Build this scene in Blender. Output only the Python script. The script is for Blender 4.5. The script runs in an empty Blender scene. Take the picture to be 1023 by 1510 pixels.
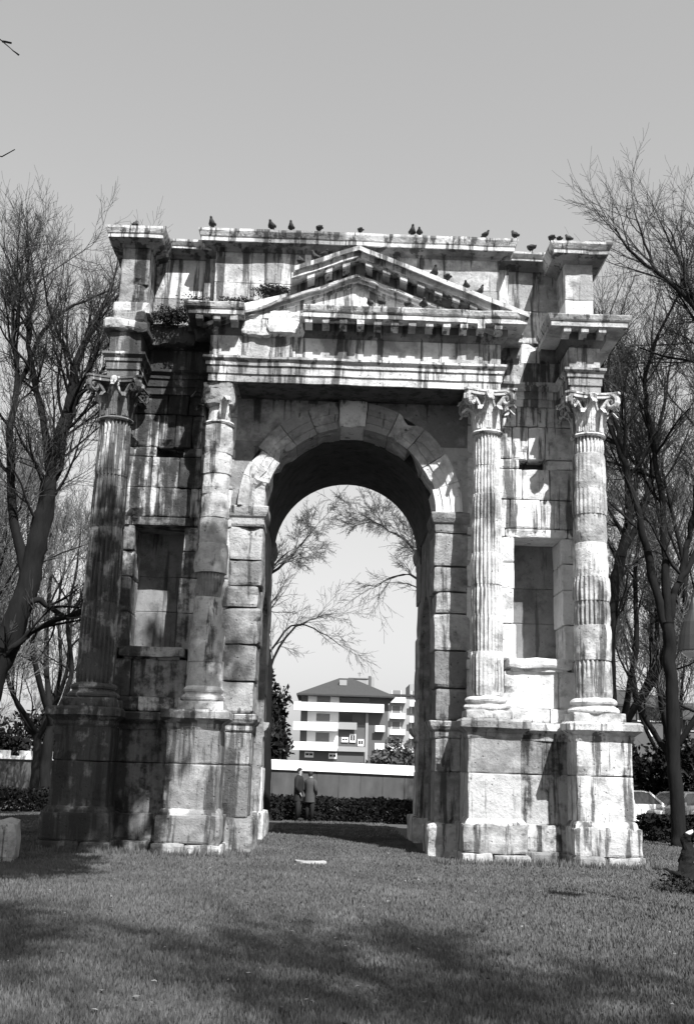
import bpy, bmesh, math, random
import numpy as np
from mathutils import Vector, Matrix, Quaternion, noise
R = math.radians
rnd = random.Random(11)
S = bpy.context.scene
COL = S.collection
V = Vector

# ------------------------------------------------------------------ helpers
def props(o, label=None, cat=None, group=None, kind=None):
    if label: o['label'] = label
    if cat: o['category'] = cat
    if group: o['group'] = group
    if kind: o['kind'] = kind
    return o

def empty(name, loc, label, cat, group=None, rz=0.0):
    o = bpy.data.objects.new(name, None)
    COL.objects.link(o)
    o.empty_display_size = .3
    o.location = loc
    o.rotation_euler = (0, 0, rz)
    return props(o, label, cat, group)

def nz(p, s=1.0):
    return noise.noise(V((p[0] * s, p[1] * s, p[2] * s)))

def nv(p, s=1.0):
    return noise.noise_vector(V((p[0] * s, p[1] * s, p[2] * s)))

def no_dirt(p): return 0.0
def no_streak(p): return 0.3

class MB:
    """collects faces of ONE mesh, with per-vertex tone / dirt / streak"""
    def __init__(self):
        self.v = []; self.f = []; self.t = []; self.tone = .5
    def add(self, vs, fs, tone=None):
        b = len(self.v)
        self.v.extend([tuple(p) for p in vs])
        self.t.extend([self.tone if tone is None else tone] * len(vs))
        self.f.extend([tuple(i + b for i in f) for f in fs])
    def build(self, name, mat, parent=None, smooth=False, dirt=None, streak=None, normals=True, loc=None):
        me = bpy.data.meshes.new(name)
        vs = self.v
        if loc is not None:
            vs = [(p[0] - loc[0], p[1] - loc[1], p[2] - loc[2]) for p in vs]
        me.from_pydata(vs, [], self.f)
        a = me.attributes.new('tone', 'FLOAT', 'POINT'); a.data.foreach_set('value', self.t)
        if dirt:
            a = me.attributes.new('dirt', 'FLOAT', 'POINT'); a.data.foreach_set('value', [dirt(p) for p in self.v])
        if streak:
            a = me.attributes.new('streak', 'FLOAT', 'POINT'); a.data.foreach_set('value', [streak(p) for p in self.v])
        if normals:
            bm = bmesh.new(); bm.from_mesh(me)
            bmesh.ops.recalc_face_normals(bm, faces=bm.faces)
            bm.to_mesh(me); bm.free()
        if smooth:
            me.polygons.foreach_set('use_smooth', [True] * len(me.polygons))
        me.materials.append(mat)
        o = bpy.data.objects.new(name, me)
        COL.objects.link(o)
        if loc is not None and parent is None: o.location = loc
        if parent: o.parent = parent
        return o
    # --- shapes
    def box(self, x0, x1, y0, y1, z0, z1, tone=None):
        vs = [(x, y, z) for x in (x0, x1) for y in (y0, y1) for z in (z0, z1)]
        fs = [(0, 1, 3, 2), (4, 6, 7, 5), (0, 4, 5, 1), (2, 3, 7, 6), (0, 2, 6, 4), (1, 5, 7, 3)]
        self.add(vs, fs, tone)
    def block(self, x0, x1, y0, y1, z0, z1, r=.035, jit=.012, res=.15, tone=None, deep=True, xf=None):
        """a weathered stone: rounded worn edges, wobbling faces"""
        seed = V((rnd.uniform(-50, 50), rnd.uniform(-50, 50), rnd.uniform(-50, 50)))
        if tone is None: tone = rnd.random()
        def cs(a, b, rs):
            L = b - a; e = min(r, L * .3); n = max(1, round((L - 2 * e) / rs))
            return [a] + [a + e + (L - 2 * e) * i / n for i in range(n + 1)] + [b]
        xs, zs = cs(x0, x1, res), cs(z0, z1, res)
        ys = cs(y0, y1, .45 if deep else 9)
        bites = []
        if res < .16 and jit > .009:
            for _ in range(2):
                if rnd.random() < .45:
                    e1 = rnd.random()
                    c_ = V((x0 + (x1 - x0) * e1, y0, rnd.choice([z0, z1]))) if rnd.random() < .5 else V((rnd.choice([x0, x1]), y0, z0 + (z1 - z0) * e1))
                    bites.append((c_, rnd.uniform(.09, .24)))
        key = {}; vs = []; fs = []
        nx, ny, nzz = len(xs) - 1, len(ys) - 1, len(zs) - 1
        def vid(i, j, k):
            kk = (i, j, k)
            if kk in key: return key[kk]
            p = V((xs[i], ys[j], zs[k]))
            n01 = .5 + .5 * nz(p + seed, 3.1)
            rr = r * (.25 + 1.6 * n01 * n01)
            q = V((min(max(p.x, x0 + rr), x1 - rr) if x1 - x0 > 2 * rr else (x0 + x1) / 2,
                   min(max(p.y, y0 + rr), y1 - rr) if y1 - y0 > 2 * rr else (y0 + y1) / 2,
                   min(max(p.z, z0 + rr), z1 - rr) if z1 - z0 > 2 * rr else (z0 + z1) / 2))
            d = p - q
            if d.length > 1e-6: p = q + d.normalized() * min(d.length, rr)
            p = p + nv(p + seed, 2.3) * jit + nv(p - seed, 6.0) * jit * .5
            for c_, rb in bites:
                dd = (p - c_).length * (1 + .5 * nz(p + seed, 7))
                if dd < rb and p.y < y0 + .2: p = p + V((0, (rb - dd) * .55, 0))
            if xf: p = xf(p)
            key[kk] = len(vs); vs.append(p)
            return key[kk]
        for i in range(nx):
            for k in range(nzz):
                fs.append((vid(i, 0, k), vid(i + 1, 0, k), vid(i + 1, 0, k + 1), vid(i, 0, k + 1)))
                fs.append((vid(i, ny, k), vid(i, ny, k + 1), vid(i + 1, ny, k + 1), vid(i + 1, ny, k)))
        for j in range(ny):
            for k in range(nzz):
                fs.append((vid(0, j, k), vid(0, j, k + 1), vid(0, j + 1, k + 1), vid(0, j + 1, k)))
                fs.append((vid(nx, j, k), vid(nx, j + 1, k), vid(nx, j + 1, k + 1), vid(nx, j, k + 1)))
            for i in range(nx):
                fs.append((vid(i, j, 0), vid(i, j + 1, 0), vid(i + 1, j + 1, 0), vid(i + 1, j, 0)))
                fs.append((vid(i, j, nzz), vid(i + 1, j, nzz), vid(i + 1, j + 1, nzz), vid(i, j + 1, nzz)))
        self.add(vs, fs, tone)
    def row(self, xs, y0, y1, z0, z1, **k):
        g = .004
        for a, b in zip(xs[:-1], xs[1:]):
            dy = rnd.uniform(-.012, .012)
            self.block(a + g, b - g, y0 + dy, y1, z0 + g, z1 - g, **k)
    def prism(self, pts, a0, a1, axis='y', tone=None):
        """polygon (XZ for axis y, YZ for axis x) extruded along the axis"""
        n = len(pts)
        if axis == 'y': vs = [(p[0], a0, p[1]) for p in pts] + [(p[0], a1, p[1]) for p in pts]
        elif axis == 'x': vs = [(a0, p[0], p[1]) for p in pts] + [(a1, p[0], p[1]) for p in pts]
        else: vs = [(p[0], p[1], a0) for p in pts] + [(p[0], p[1], a1) for p in pts]
        fs = [tuple(range(n)), tuple(range(2 * n - 1, n - 1, -1))]
        fs += [(i, (i + 1) % n, n + (i + 1) % n, n + i) for i in range(n)]
        self.add(vs, fs, tone)
    def sweep(self, path, prof, jit=.008, chip=.0, seg=.22, joint=1.1):
        """closed profile [(out, z)] swept along an XY path with mitred corners; outward = right hand side"""
        pts = []
        n = len(path)
        P = [V((p[0], p[1])) for p in path]
        nrm = []
        for i in range(n - 1):
            d = (P[i + 1] - P[i]).normalized(); nrm.append(V((d.y, -d.x)))
        run = 0; tone = rnd.random(); nxt = rnd.uniform(.6, 1.4) * joint
        rings = []
        for i in range(n):
            if i == 0: m = nrm[0]
            elif i == n - 1: m = nrm[-1]
            else:
                m = (nrm[i - 1] + nrm[i]) / (1 + nrm[i - 1].dot(nrm[i]))
            rings.append((P[i], m))
            if i < n - 1:
                L = (P[i + 1] - P[i]).length; k = int(L / seg)
                for j in range(1, k + 1):
                    t = j / (k + 1); rings.append((P[i].lerp(P[i + 1], t), nrm[i]))
        base = len(self.v); np_ = len(prof); off = V((rnd.uniform(0, 99),) * 3)
        last = None
        for c, m in rings:
            if last is not None: run += (c - last).length
            last = c
            if run > nxt: tone = rnd.random(); nxt += rnd.uniform(.6, 1.4) * joint
            for o, z in prof:
                p = V((c.x + m.x * o, c.y + m.y * o, z))
                w = nv(p + off, 2.0) * jit
                if chip and o > 0:
                    h = nz(p + off, 1.7) - .12
                    if h > 0: p = V((c.x + m.x * (o * (1 - min(.75, h * chip * 4))), c.y + m.y * (o * (1 - min(.75, h * chip * 4))), z))
                self.v.append(tuple(p + w)); self.t.append(tone)
        for i in range(len(rings) - 1):
            for j in range(np_):
                a = base + i * np_ + j; b = base + i * np_ + (j + 1) % np_
                self.f.append((a, b, b + np_, a + np_))
        self.f.append(tuple(base + j for j in range(np_)))
        e = base + (len(rings) - 1) * np_
        self.f.append(tuple(e + j for j in reversed(range(np_))))
    def tube(self, pts, rad, sides=5, cap=True, tone=None, flat=None):
        n = len(pts); vs = []; fs = []
        pts = [V(p) for p in pts]
        up = None
        for i in range(n):
            d = (pts[min(i + 1, n - 1)] - pts[max(i - 1, 0)])
            if d.length < 1e-9: d = V((0, 0, 1))
            d.normalize()
            if up is None:
                up = V((1, 0, 0)) if abs(d.x) < .8 else V((0, 1, 0))
            a = d.cross(up)
            if a.length < 1e-5: a = d.orthogonal()
            a.normalize(); b = d.cross(a); up = -b if False else up
            for s in range(sides):
                an = 2 * math.pi * s / sides
                fx = flat[i] if flat else 1.0
                vs.append(pts[i] + a * (math.cos(an) * rad[i]) + b * (math.sin(an) * rad[i] * fx))
        for i in range(n - 1):
            for s in range(sides):
                s2 = (s + 1) % sides
                fs.append((i * sides + s, i * sides + s2, (i + 1) * sides + s2, (i + 1) * sides + s))
        if cap:
            fs.append(tuple(range(sides))); fs.append(tuple((n - 1) * sides + s for s in reversed(range(sides))))
        self.add(vs, fs, tone)
    def lathe(self, cx, cy, prof, n=40, jit=0.0, tone=None, axis='z'):
        vs = []; fs = []; m = len(prof)
        for r_, z in prof:
            for s in range(n):
                a = 2 * math.pi * s / n
                if axis == 'z': p = V((cx + r_ * math.cos(a), cy + r_ * math.sin(a), z))
                elif axis == 'y': p = V((cx + r_ * math.cos(a), z, cy + r_ * math.sin(a)))
                if jit: p += nv(p, 2.6) * jit
                vs.append(p)
        for i in range(m - 1):
            for s in range(n):
                s2 = (s + 1) % n
                fs.append((i * n + s, i * n + s2, (i + 1) * n + s2, (i + 1) * n + s))
        fs.append(tuple(range(n))); fs.append(tuple((m - 1) * n + s for s in reversed(range(n))))
        self.add(vs, fs, tone)

# ------------------------------------------------------------------ materials (all neutral greys: the photo is black and white)
def mat_new(name):
    m = bpy.data.materials.new(name); m.use_nodes = True
    nt = m.node_tree
    for n in list(nt.nodes): nt.nodes.remove(n)
    out = nt.nodes.new('ShaderNodeOutputMaterial'); b = nt.nodes.new('ShaderNodeBsdfPrincipled')
    nt.links.new(b.outputs[0], out.inputs[0])
    b.inputs['Specular IOR Level'].default_value = .25
    return m, nt, b
def N(nt, t, **kw):
    n = nt.nodes.new(t)
    for k, v in kw.items():
        if k in n.inputs: n.inputs[k].default_value = v
        else: setattr(n, k, v)
    return n
def Mth(nt, op, a, b=None, clamp=False):
    n = nt.nodes.new('ShaderNodeMath'); n.operation = op; n.use_clamp = clamp
    for i, x in enumerate((a, b)):
        if x is None: continue
        if isinstance(x, (int, float)): n.inputs[i].default_value = x
        else: nt.links.new(x, n.inputs[i])
    return n.outputs[0]
def Mix(nt, f, a, b):
    n = nt.nodes.new('ShaderNodeMix'); n.data_type = 'FLOAT'
    for i, x in ((0, f), (2, a), (3, b)):
        if isinstance(x, (int, float)): n.inputs[i].default_value = x
        else: nt.links.new(x, n.inputs[i])
    return n.outputs[0]
def Ramp(nt, x, lo, hi):
    n = nt.nodes.new('ShaderNodeMapRange'); n.interpolation_type = 'SMOOTHSTEP'
    nt.links.new(x, n.inputs[0]); n.inputs[1].default_value = lo; n.inputs[2].default_value = hi
    return n.outputs[0]
def noise_n(nt, vec, scale, detail=5, rough=.55):
    n = N(nt, 'ShaderNodeTexNoise', Scale=scale, Detail=detail, Roughness=rough)
    nt.links.new(vec, n.inputs['Vector']); return n.outputs['Fac']
def mapped(nt, vec, sc):
    m = nt.nodes.new('ShaderNodeMapping'); m.inputs['Scale'].default_value = sc
    nt.links.new(vec, m.inputs['Vector']); return m.outputs['Vector']
def attr(nt, name):
    a = nt.nodes.new('ShaderNodeAttribute'); a.attribute_name = name; return a.outputs['Fac']

def stone_mat(name, light, mid, dark, streaky=1.0, bump=.5):
    m, nt, b = mat_new(name)
    pos = nt.nodes.new('ShaderNodeTexCoord').outputs['Object']
    big = noise_n(nt, pos, .8, 6, .6); med = noise_n(nt, pos, 3.2, 8, .65); fine = noise_n(nt, pos, 22, 6, .7)
    tone = attr(nt, 'tone')
    x = Mth(nt, 'ADD', Mth(nt, 'MULTIPLY', big, .55), Mth(nt, 'MULTIPLY', med, .75))
    x = Mth(nt, 'ADD', x, Mth(nt, 'MULTIPLY', Mth(nt, 'SUBTRACT', tone, .5), .42))
    c = Mix(nt, Ramp(nt, x, .45, .85), mid, light)
    c = Mth(nt, 'MULTIPLY', c, Mth(nt, 'ADD', .78, Mth(nt, 'MULTIPLY', fine, .44)))
    # rain streaks: noise pulled out along z
    sv = mapped(nt, pos, (4.2, 4.2, .33)); st = noise_n(nt, sv, 1.0, 5, .62)
    sv2 = mapped(nt, pos, (11, 11, .9)); st2 = noise_n(nt, sv2, 1.0, 4, .6)
    sa = attr(nt, 'streak')
    s = Mth(nt, 'ADD', Mth(nt, 'MULTIPLY', st, .7), Mth(nt, 'MULTIPLY', st2, .3))
    s = Mth(nt, 'ADD', s, Mth(nt, 'MULTIPLY', Mth(nt, 'SUBTRACT', sa, .5), .34 * streaky))
    s = Ramp(nt, s, .49, .56)
    c = Mix(nt, Mth(nt, 'MULTIPLY', s, .85), c, dark)
    # black crust patches, and painted shade on the lower left
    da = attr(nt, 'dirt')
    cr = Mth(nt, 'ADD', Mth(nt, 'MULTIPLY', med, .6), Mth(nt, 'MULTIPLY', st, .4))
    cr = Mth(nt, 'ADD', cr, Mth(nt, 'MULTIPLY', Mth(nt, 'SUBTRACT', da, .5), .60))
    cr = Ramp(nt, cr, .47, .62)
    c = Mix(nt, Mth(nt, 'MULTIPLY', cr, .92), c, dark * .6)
    # pits and hairline cracks
    vo = N(nt, 'ShaderNodeTexVoronoi', Scale=9.0); nt.links.new(pos, vo.inputs['Vector'])
    pit = Ramp(nt, Mth(nt, 'ADD', vo.outputs['Distance'], Mth(nt, 'MULTIPLY', fine, .35)), .16, .36)
    c = Mth(nt, 'MULTIPLY', c, Mth(nt, 'ADD', .5, Mth(nt, 'MULTIPLY', pit, .5)))
    lich = Ramp(nt, noise_n(nt, pos, 1.7, 9, .7), .52, .66)
    c = Mth(nt, 'MULTIPLY', c, Mth(nt, 'SUBTRACT', 1.0, Mth(nt, 'MULTIPLY', lich, .42)))
    rgb = nt.nodes.new('ShaderNodeCombineColor')
    for i in range(3): nt.links.new(c, rgb.inputs[i])
    nt.links.new(rgb.outputs[0], b.inputs['Base Color'])
    b.inputs['Roughness'].default_value = .92
    h = Mth(nt, 'ADD', Mth(nt, 'MULTIPLY', fine, .35), Mth(nt, 'ADD', Mth(nt, 'MULTIPLY', med, 1.0), Mth(nt, 'MULTIPLY', pit, .35)))
    bp = N(nt, 'ShaderNodeBump', Strength=bump, Distance=.05)
    nt.links.new(h, bp.inputs['Height']); nt.links.new(bp.outputs[0], b.inputs['Normal'])
    return m

def plain(name, v, rough=.7, var=.25, scale=4.0, bump=0.0, spec=.25, stretch=None, metal=0.0, use_tone=0.0):
    m, nt, b = mat_new(name)
    pos = nt.nodes.new('ShaderNodeTexCoord').outputs['Object']
    if stretch: pos = mapped(nt, pos, stretch)
    n = noise_n(nt, pos, scale, 6, .6)
    f = Mth(nt, 'ADD', 1 - var, Mth(nt, 'MULTIPLY', n, 2 * var))
    if use_tone:
        f = Mth(nt, 'MULTIPLY', f, Mth(nt, 'ADD', 1 - use_tone, Mth(nt, 'MULTIPLY', attr(nt, 'tone'), 2 * use_tone)))
    c = Mth(nt, 'MULTIPLY', f, v)
    rgb = nt.nodes.new('ShaderNodeCombineColor')
    for i in range(3): nt.links.new(c, rgb.inputs[i])
    nt.links.new(rgb.outputs[0], b.inputs['Base Color'])
    b.inputs['Roughness'].default_value = rough; b.inputs['Specular IOR Level'].default_value = spec
    b.inputs['Metallic'].default_value = metal
    if bump:
        bp = N(nt, 'ShaderNodeBump', Strength=bump, Distance=.02)
        nt.links.new(n, bp.inputs['Height']); nt.links.new(bp.outputs[0], b.inputs['Normal'])
    return m

M = {}
M['stone'] = stone_mat('weathered_white_limestone', .64, .27, .045, 1.0, .9)
M['ashlar'] = stone_mat('grey_limestone_ashlar', .38, .17, .045, .8, 1.1)
M['vault'] = stone_mat('smoke_blackened_vault_stone', .085, .05, .025, .6, .6)  # shade of the vault and soffit put into the stone colour
M['mid_stone'] = stone_mat('stained_grey_white_limestone', .46, .20, .045, 1.0, .9)
M['crust'] = stone_mat('black_crusted_moulding_stone', .22, .10, .03, 1.0, .8)  # bed mouldings coloured dark to stand for shade under the cornices
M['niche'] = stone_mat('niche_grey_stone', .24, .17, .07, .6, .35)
M['wallstone'] = plain('river_wall_stone', .075, .9, .6, 1.6, .4, stretch=(1, 1, .3))
M['white_stone'] = plain('white_coping_stone', .80, .8, .12, 2.0, .2)
M['bark'] = plain('dark_bark', .014, .95, .5, 9, 1.0, stretch=(1, 1, .25), spec=.08)
M['twig'] = plain('twig_bark', .045, .95, .3, 5, spec=.08)
M['twig_pale'] = plain('far_twig_bark', .10, .95, .3, 5)
M['leaf'] = plain('evergreen_leaf', .015, .95, .45, 2.0, use_tone=.5, spec=.04)
M['shrubleaf'] = plain('grey_shrub_leaf', .06, .7, .45, 2.0, use_tone=.5)
M['weed'] = plain('dry_weed', .025, .9, .4, 5.0, use_tone=.5)
M['asphalt'] = plain('asphalt', .055, .95, .3, 3, .4)
M['plaster_white'] = plain('white_plaster', .74, .85, .16, .9, stretch=(1, 1, .35))
M['plaster_grey'] = plain('grey_plaster', .10, .9, .15, .6)
M['plaster_mid'] = plain('pale_grey_plaster', .28, .9, .15, .6)
M['shutter'] = plain('grey_roller_shutter', .17, .7, .1, 3, stretch=(.2, .2, 9))
M['rooftile'] = plain('roof_tile', .05, .9, .35, 2.5, .5, stretch=(3, .4, 1))
M['glass'] = plain('window_glass', .03, .12, .1, 1, spec=.6)
M['car_white'] = plain('white_car_paint', .75, .25, .04, 1, spec=.5)
M['car_grey'] = plain('grey_car_paint', .12, .25, .06, 1, spec=.5)
M['rubber'] = plain('tyre_rubber', .02, .9, .2, 8)
M['metal'] = plain('dark_iron', .03, .5, .2, 6, spec=.4)
M['rim'] = plain('wheel_rim', .45, .35, .1, 4, metal=.6)
M['lampglass'] = plain('lamp_glass', .6, .2, .05, 3, spec=.5)
M['plate'] = plain('plate_white', .75, .5, .05, 3)
M['pigeon'] = plain('pigeon_feather', .040, .75, .5, 14, use_tone=.6)
M['skin'] = plain('skin', .26, .6, .1, 10)
M['hair'] = plain('dark_hair', .018, .7, .3, 40)
M['coat_dark'] = plain('dark_coat', .018, .9, .2, 9)
M['coat_grey'] = plain('grey_coat', .06, .9, .2, 9)
M['trousers'] = plain('dark_trousers', .02, .9, .2, 9)
M['cutwood'] = plain('cut_wood', .55, .85, .25, 9, .3)
M['grass'] = plain('grass_blade', .102, .85, .62, .55, use_tone=.35, spec=.15)

m, nt, b = mat_new('lawn_soil')
pos = nt.nodes.new('ShaderNodeTexCoord').outputs['Object']
a1 = noise_n(nt, pos, .35, 6, .6); a2 = noise_n(nt, pos, 5, 8, .7); a3 = noise_n(nt, pos, 45, 4, .7)
c = Mth(nt, 'ADD', Mth(nt, 'MULTIPLY', a1, .05), Mth(nt, 'ADD', Mth(nt, 'MULTIPLY', a2, .05), Mth(nt, 'MULTIPLY', a3, .05)))
rgb = nt.nodes.new('ShaderNodeCombineColor')
for i in range(3): nt.links.new(c, rgb.inputs[i])
nt.links.new(rgb.outputs[0], b.inputs['Base Color']); b.inputs['Roughness'].default_value = .95
bp = N(nt, 'ShaderNodeBump', Strength=.8, Distance=.04); nt.links.new(a3, bp.inputs['Height']); nt.links.new(bp.outputs[0], b.inputs['Normal'])
M['ground'] = m

# ------------------------------------------------------------------ world, sun, camera
SUN_AZ, SUN_EL = 24.0, 50.0        # azimuth right of the facade normal, elevation
w = bpy.data.worlds.new('World'); S.world = w; w.use_nodes = True
nt = w.node_tree
bg = nt.nodes['Background']
sky = nt.nodes.new('ShaderNodeTexSky'); sky.sky_type = 'NISHITA'; sky.sun_disc = False
sky.sun_elevation = R(SUN_EL); sky.sun_rotation = R(180 - SUN_AZ)
sky.air_density = 1.0; sky.dust_density = 1.5; sky.ozone_density = 1.0
bw = nt.nodes.new('ShaderNodeSeparateColor')      # blue sensitive black and white film
nt.links.new(sky.outputs[0], bw.inputs[0]); film = nt.nodes.new('ShaderNodeMath'); film.operation = 'POWER'; film.inputs[1].default_value = .68
nt.links.new(bw.outputs[2], film.inputs[0]); nt.links.new(film.outputs[0], bg.inputs[0])
bg.inputs[1].default_value = .098
sd = bpy.data.lights.new('sun', 'SUN'); sd.energy = 3.6; sd.angle = R(.5); sd.color = (1, 1, 1)
so = bpy.data.objects.new('sun', sd); COL.objects.link(so)
svec = V((math.sin(R(SUN_AZ)) * math.cos(R(SUN_EL)), -math.cos(R(SUN_AZ)) * math.cos(R(SUN_EL)), math.sin(R(SUN_EL))))
so.rotation_euler = svec.to_track_quat('Z', 'Y').to_euler(); so.location = svec * 60

cd = bpy.data.cameras.new('camera'); cam = bpy.data.objects.new('camera', cd); COL.objects.link(cam); S.camera = cam
cd.sensor_fit = 'VERTICAL'; cd.sensor_height = 36; cd.lens = 36 * 1635 / 1510; cd.clip_end = 4000; cd.clip_start = .05
r_ = V((0.99936332, -0.0199547, 0.02957627)); u_ = V((-0.03332242, -0.22579013, 0.97360589)); f_ = V((0.01274999, 0.97397157, 0.22631131))
cam.matrix_world = Matrix(((r_.x, u_.x, -f_.x, -.36), (r_.y, u_.y, -f_.y, -22.6), (r_.z, u_.z, -f_.z, 1.6), (0, 0, 0, 1)))
S.view_settings.view_transform = 'Standard'; S.view_settings.look = 'None'
S.view_settings.exposure = 1.36; S.view_settings.gamma = 1

# ------------------------------------------------------------------ ground
def ground_z(x, y):
    z = .035 * nz((x, y, 0), .35) + .012 * nz((x, y, 5), 1.3)
    d = max(0, y - 10); z -= .3 * min(1, d / 12)
    if x > 7: z -= min(.12, (x - 7) * .05)
    return z
mb = MB()
xs = [-700, -300, -120, -60] + [-40 + i * .8 for i in range(101)] + [60, 120, 300, 700]
ys = [-200, -60, -36] + [-30 + i * .8 for i in range(90)] + [60, 120, 300, 700, 1500]
vs = [(x, y, ground_z(x, y)) for y in ys for x in xs]; nx = len(xs)
fs = [(j * nx + i, j * nx + i + 1, (j + 1) * nx + i + 1, (j + 1) * nx + i) for j in range(len(ys) - 1) for i in range(nx - 1)]
mb.add(vs, fs)
props(mb.build('ground', M['ground'], smooth=True, normals=False), kind='structure')

mb = MB(); mb.add([(8.5, 19.5, -.37), (60, 19.5, -.37), (60, 27, -.37), (8.5, 27, -.37)], [(0, 1, 2, 3)])
props(mb.build('road', M['asphalt'], normals=False), kind='structure')
bpy.data.objects['road'].location.z = .02

# grass blades
rg = np.random.default_rng(5)
NB = 620000
yy = np.where(rg.random(NB) < .9, -17.2 + (rg.random(NB) ** 1.35) * 22.5, 5.0 + rg.random(NB) * 12)
half = (yy + 22.6) * .335 + 3.2
xx = -.36 + (rg.random(NB) * 2 - 1) * half + .1
keep = ~((np.abs(xx) > 1.7) & (np.abs(xx) < 5.5) & (yy > -1.35) | (xx > 8.5) & (yy < 5))
xx, yy = xx[keep], yy[keep]; n = len(xx)
gz = np.array([ground_z(a, b) for a, b in zip(xx, yy)])
clump = np.array([.5 + .5 * noise.noise(V((a * .9, b * .9, 3))) for a, b in zip(xx, yy)])
hh = (.018 + .032 * rg.random(n)) * (.55 + .9 * clump)
nearbase = (np.abs(xx) < 5.8) & (np.abs(xx) > 1.6) & (yy > -1.9) & (yy < -1.2)
hh = np.where(nearbase, hh * (1.6 + 2.0 * rg.random(n)), hh)
an = rg.random(n) * 6.283; wd = .004 + .005 * rg.random(n) + .0006 * (yy + 22)
lx, ly = (rg.random(n) - .5) * .9 * hh, (rg.random(n) - .5) * .9 * hh
P = np.empty((n, 3, 3))
P[:, 0] = np.stack([xx - np.cos(an) * wd, yy - np.sin(an) * wd, gz - .01], 1)
P[:, 1] = np.stack([xx + np.cos(an) * wd, yy + np.sin(an) * wd, gz - .01], 1)
P[:, 2] = np.stack([xx + lx, yy + ly, gz + hh], 1)
def tri_mesh(name, P, tone, mat):
    n = len(P); me = bpy.data.meshes.new(name)
    k = P.shape[1]
    me.vertices.add(n * k); me.vertices.foreach_set('co', P.reshape(-1).astype(np.float32))
    me.loops.add(n * k); me.loops.foreach_set('vertex_index', np.arange(n * k, dtype=np.int32))
    me.polygons.add(n); me.polygons.foreach_set('loop_start', np.arange(0, n * k, k, dtype=np.int32))
    me.polygons.foreach_set('loop_total', np.full(n, k, dtype=np.int32))
    me.update(calc_edges=True)
    a = me.attributes.new('tone', 'FLOAT', 'POINT'); a.data.foreach_set('value', np.repeat(tone, k).astype(np.float32))
    me.materials.append(mat)
    return me
me = tri_mesh('lawn_grass', P, .35 * rg.random(n) + .65 * clump, M['grass'])
o = bpy.data.objects.new('lawn_grass', me); COL.objects.link(o)
props(o, 'short rough lawn grass covering the ground before the arch', 'grass', kind='stuff')

lf = np.random.default_rng(8); nl_ = 260
ly_ = -16.5 + lf.random(nl_) ** 1.2 * 17; lx_ = -.36 + (lf.random(nl_) * 2 - 1) * ((ly_ + 22.6) * .33 + .5)
kk = ~((np.abs(lx_) > 1.7) & (ly_ > -1.5)); lx_, ly_ = lx_[kk], ly_[kk]; nl_ = len(lx_)
lz_ = np.array([ground_z(a, b_) for a, b_ in zip(lx_, ly_)]) + .035
la = lf.random(nl_) * 6.28; ls_ = .012 + .022 * lf.random(nl_)
PL = np.empty((nl_, 4, 3))
for j, (u1, u2, dz) in enumerate(((-1, 0, .0), (0, .55, .012), (1, 0, .004), (0, -.55, .012))):
    PL[:, j, 0] = lx_ + ls_ * (u1 * np.cos(la) - u2 * np.sin(la)); PL[:, j, 1] = ly_ + ls_ * (u1 * np.sin(la) + u2 * np.cos(la)); PL[:, j, 2] = lz_ + dz * lf.random(nl_)
M['litter'] = plain('dead_leaf', .17, .9, .5, 3, use_tone=.6)
o = bpy.data.objects.new('fallen_leaves', tri_mesh('fallen_leaves', PL, lf.random(nl_), M['litter'])); COL.objects.link(o)
props(o, 'scattered small pale dead leaves lying over the lawn', 'leaves', kind='stuff')

# ------------------------------------------------------------------ the arch
arch = empty('triumphal_arch', (0, 0, 0), 'weathered white stone Roman triumphal arch with fluted columns and broken pediment', 'triumphal arch')

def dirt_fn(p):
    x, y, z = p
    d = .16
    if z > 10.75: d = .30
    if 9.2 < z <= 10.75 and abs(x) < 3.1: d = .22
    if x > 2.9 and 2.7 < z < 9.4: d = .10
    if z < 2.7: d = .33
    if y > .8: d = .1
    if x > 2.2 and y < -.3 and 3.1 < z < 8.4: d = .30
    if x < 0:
        # black crust over the left bay, right under the broken cornice; tree shade painted down the left pedestals
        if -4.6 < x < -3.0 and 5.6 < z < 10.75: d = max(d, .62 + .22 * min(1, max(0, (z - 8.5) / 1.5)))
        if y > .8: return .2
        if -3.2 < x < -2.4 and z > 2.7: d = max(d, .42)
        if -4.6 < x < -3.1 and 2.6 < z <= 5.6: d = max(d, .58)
        if x < -4.2 and z < 7: d = max(d, .74 - .05 * max(0, z - 3.2))  # lower left column and pedestal darkened to deepen the tree shade
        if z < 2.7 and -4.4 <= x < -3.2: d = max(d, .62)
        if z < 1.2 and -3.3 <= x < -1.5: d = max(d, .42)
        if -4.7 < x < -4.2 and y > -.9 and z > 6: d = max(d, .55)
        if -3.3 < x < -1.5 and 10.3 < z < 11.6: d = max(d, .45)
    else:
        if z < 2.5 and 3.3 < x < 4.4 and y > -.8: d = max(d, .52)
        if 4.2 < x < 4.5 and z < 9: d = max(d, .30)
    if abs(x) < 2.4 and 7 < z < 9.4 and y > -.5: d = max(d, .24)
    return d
def streak_fn(p):
    x, y, z = p
    s = .22
    if abs(x) > 3.0 and z > 6.5 and z < 10.3: s = .62 if x < 0 else .50
    if z > 9.2 and abs(x) <= 3.05: s = .42
    if z > 10.6: s = .43
    if z < 2.7: s = .42
    if z < 2.3 and x > 4.3: s = .52
    if x > 2.2 and y < -.3 and 3.1 < z < 8.4: s = .46
    if x < 0: s += .08
    return s
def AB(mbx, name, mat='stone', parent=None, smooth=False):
    return mbx.build(name, M[mat], parent or arch, smooth=smooth, dirt=dirt_fn, streak=streak_fn)

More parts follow.
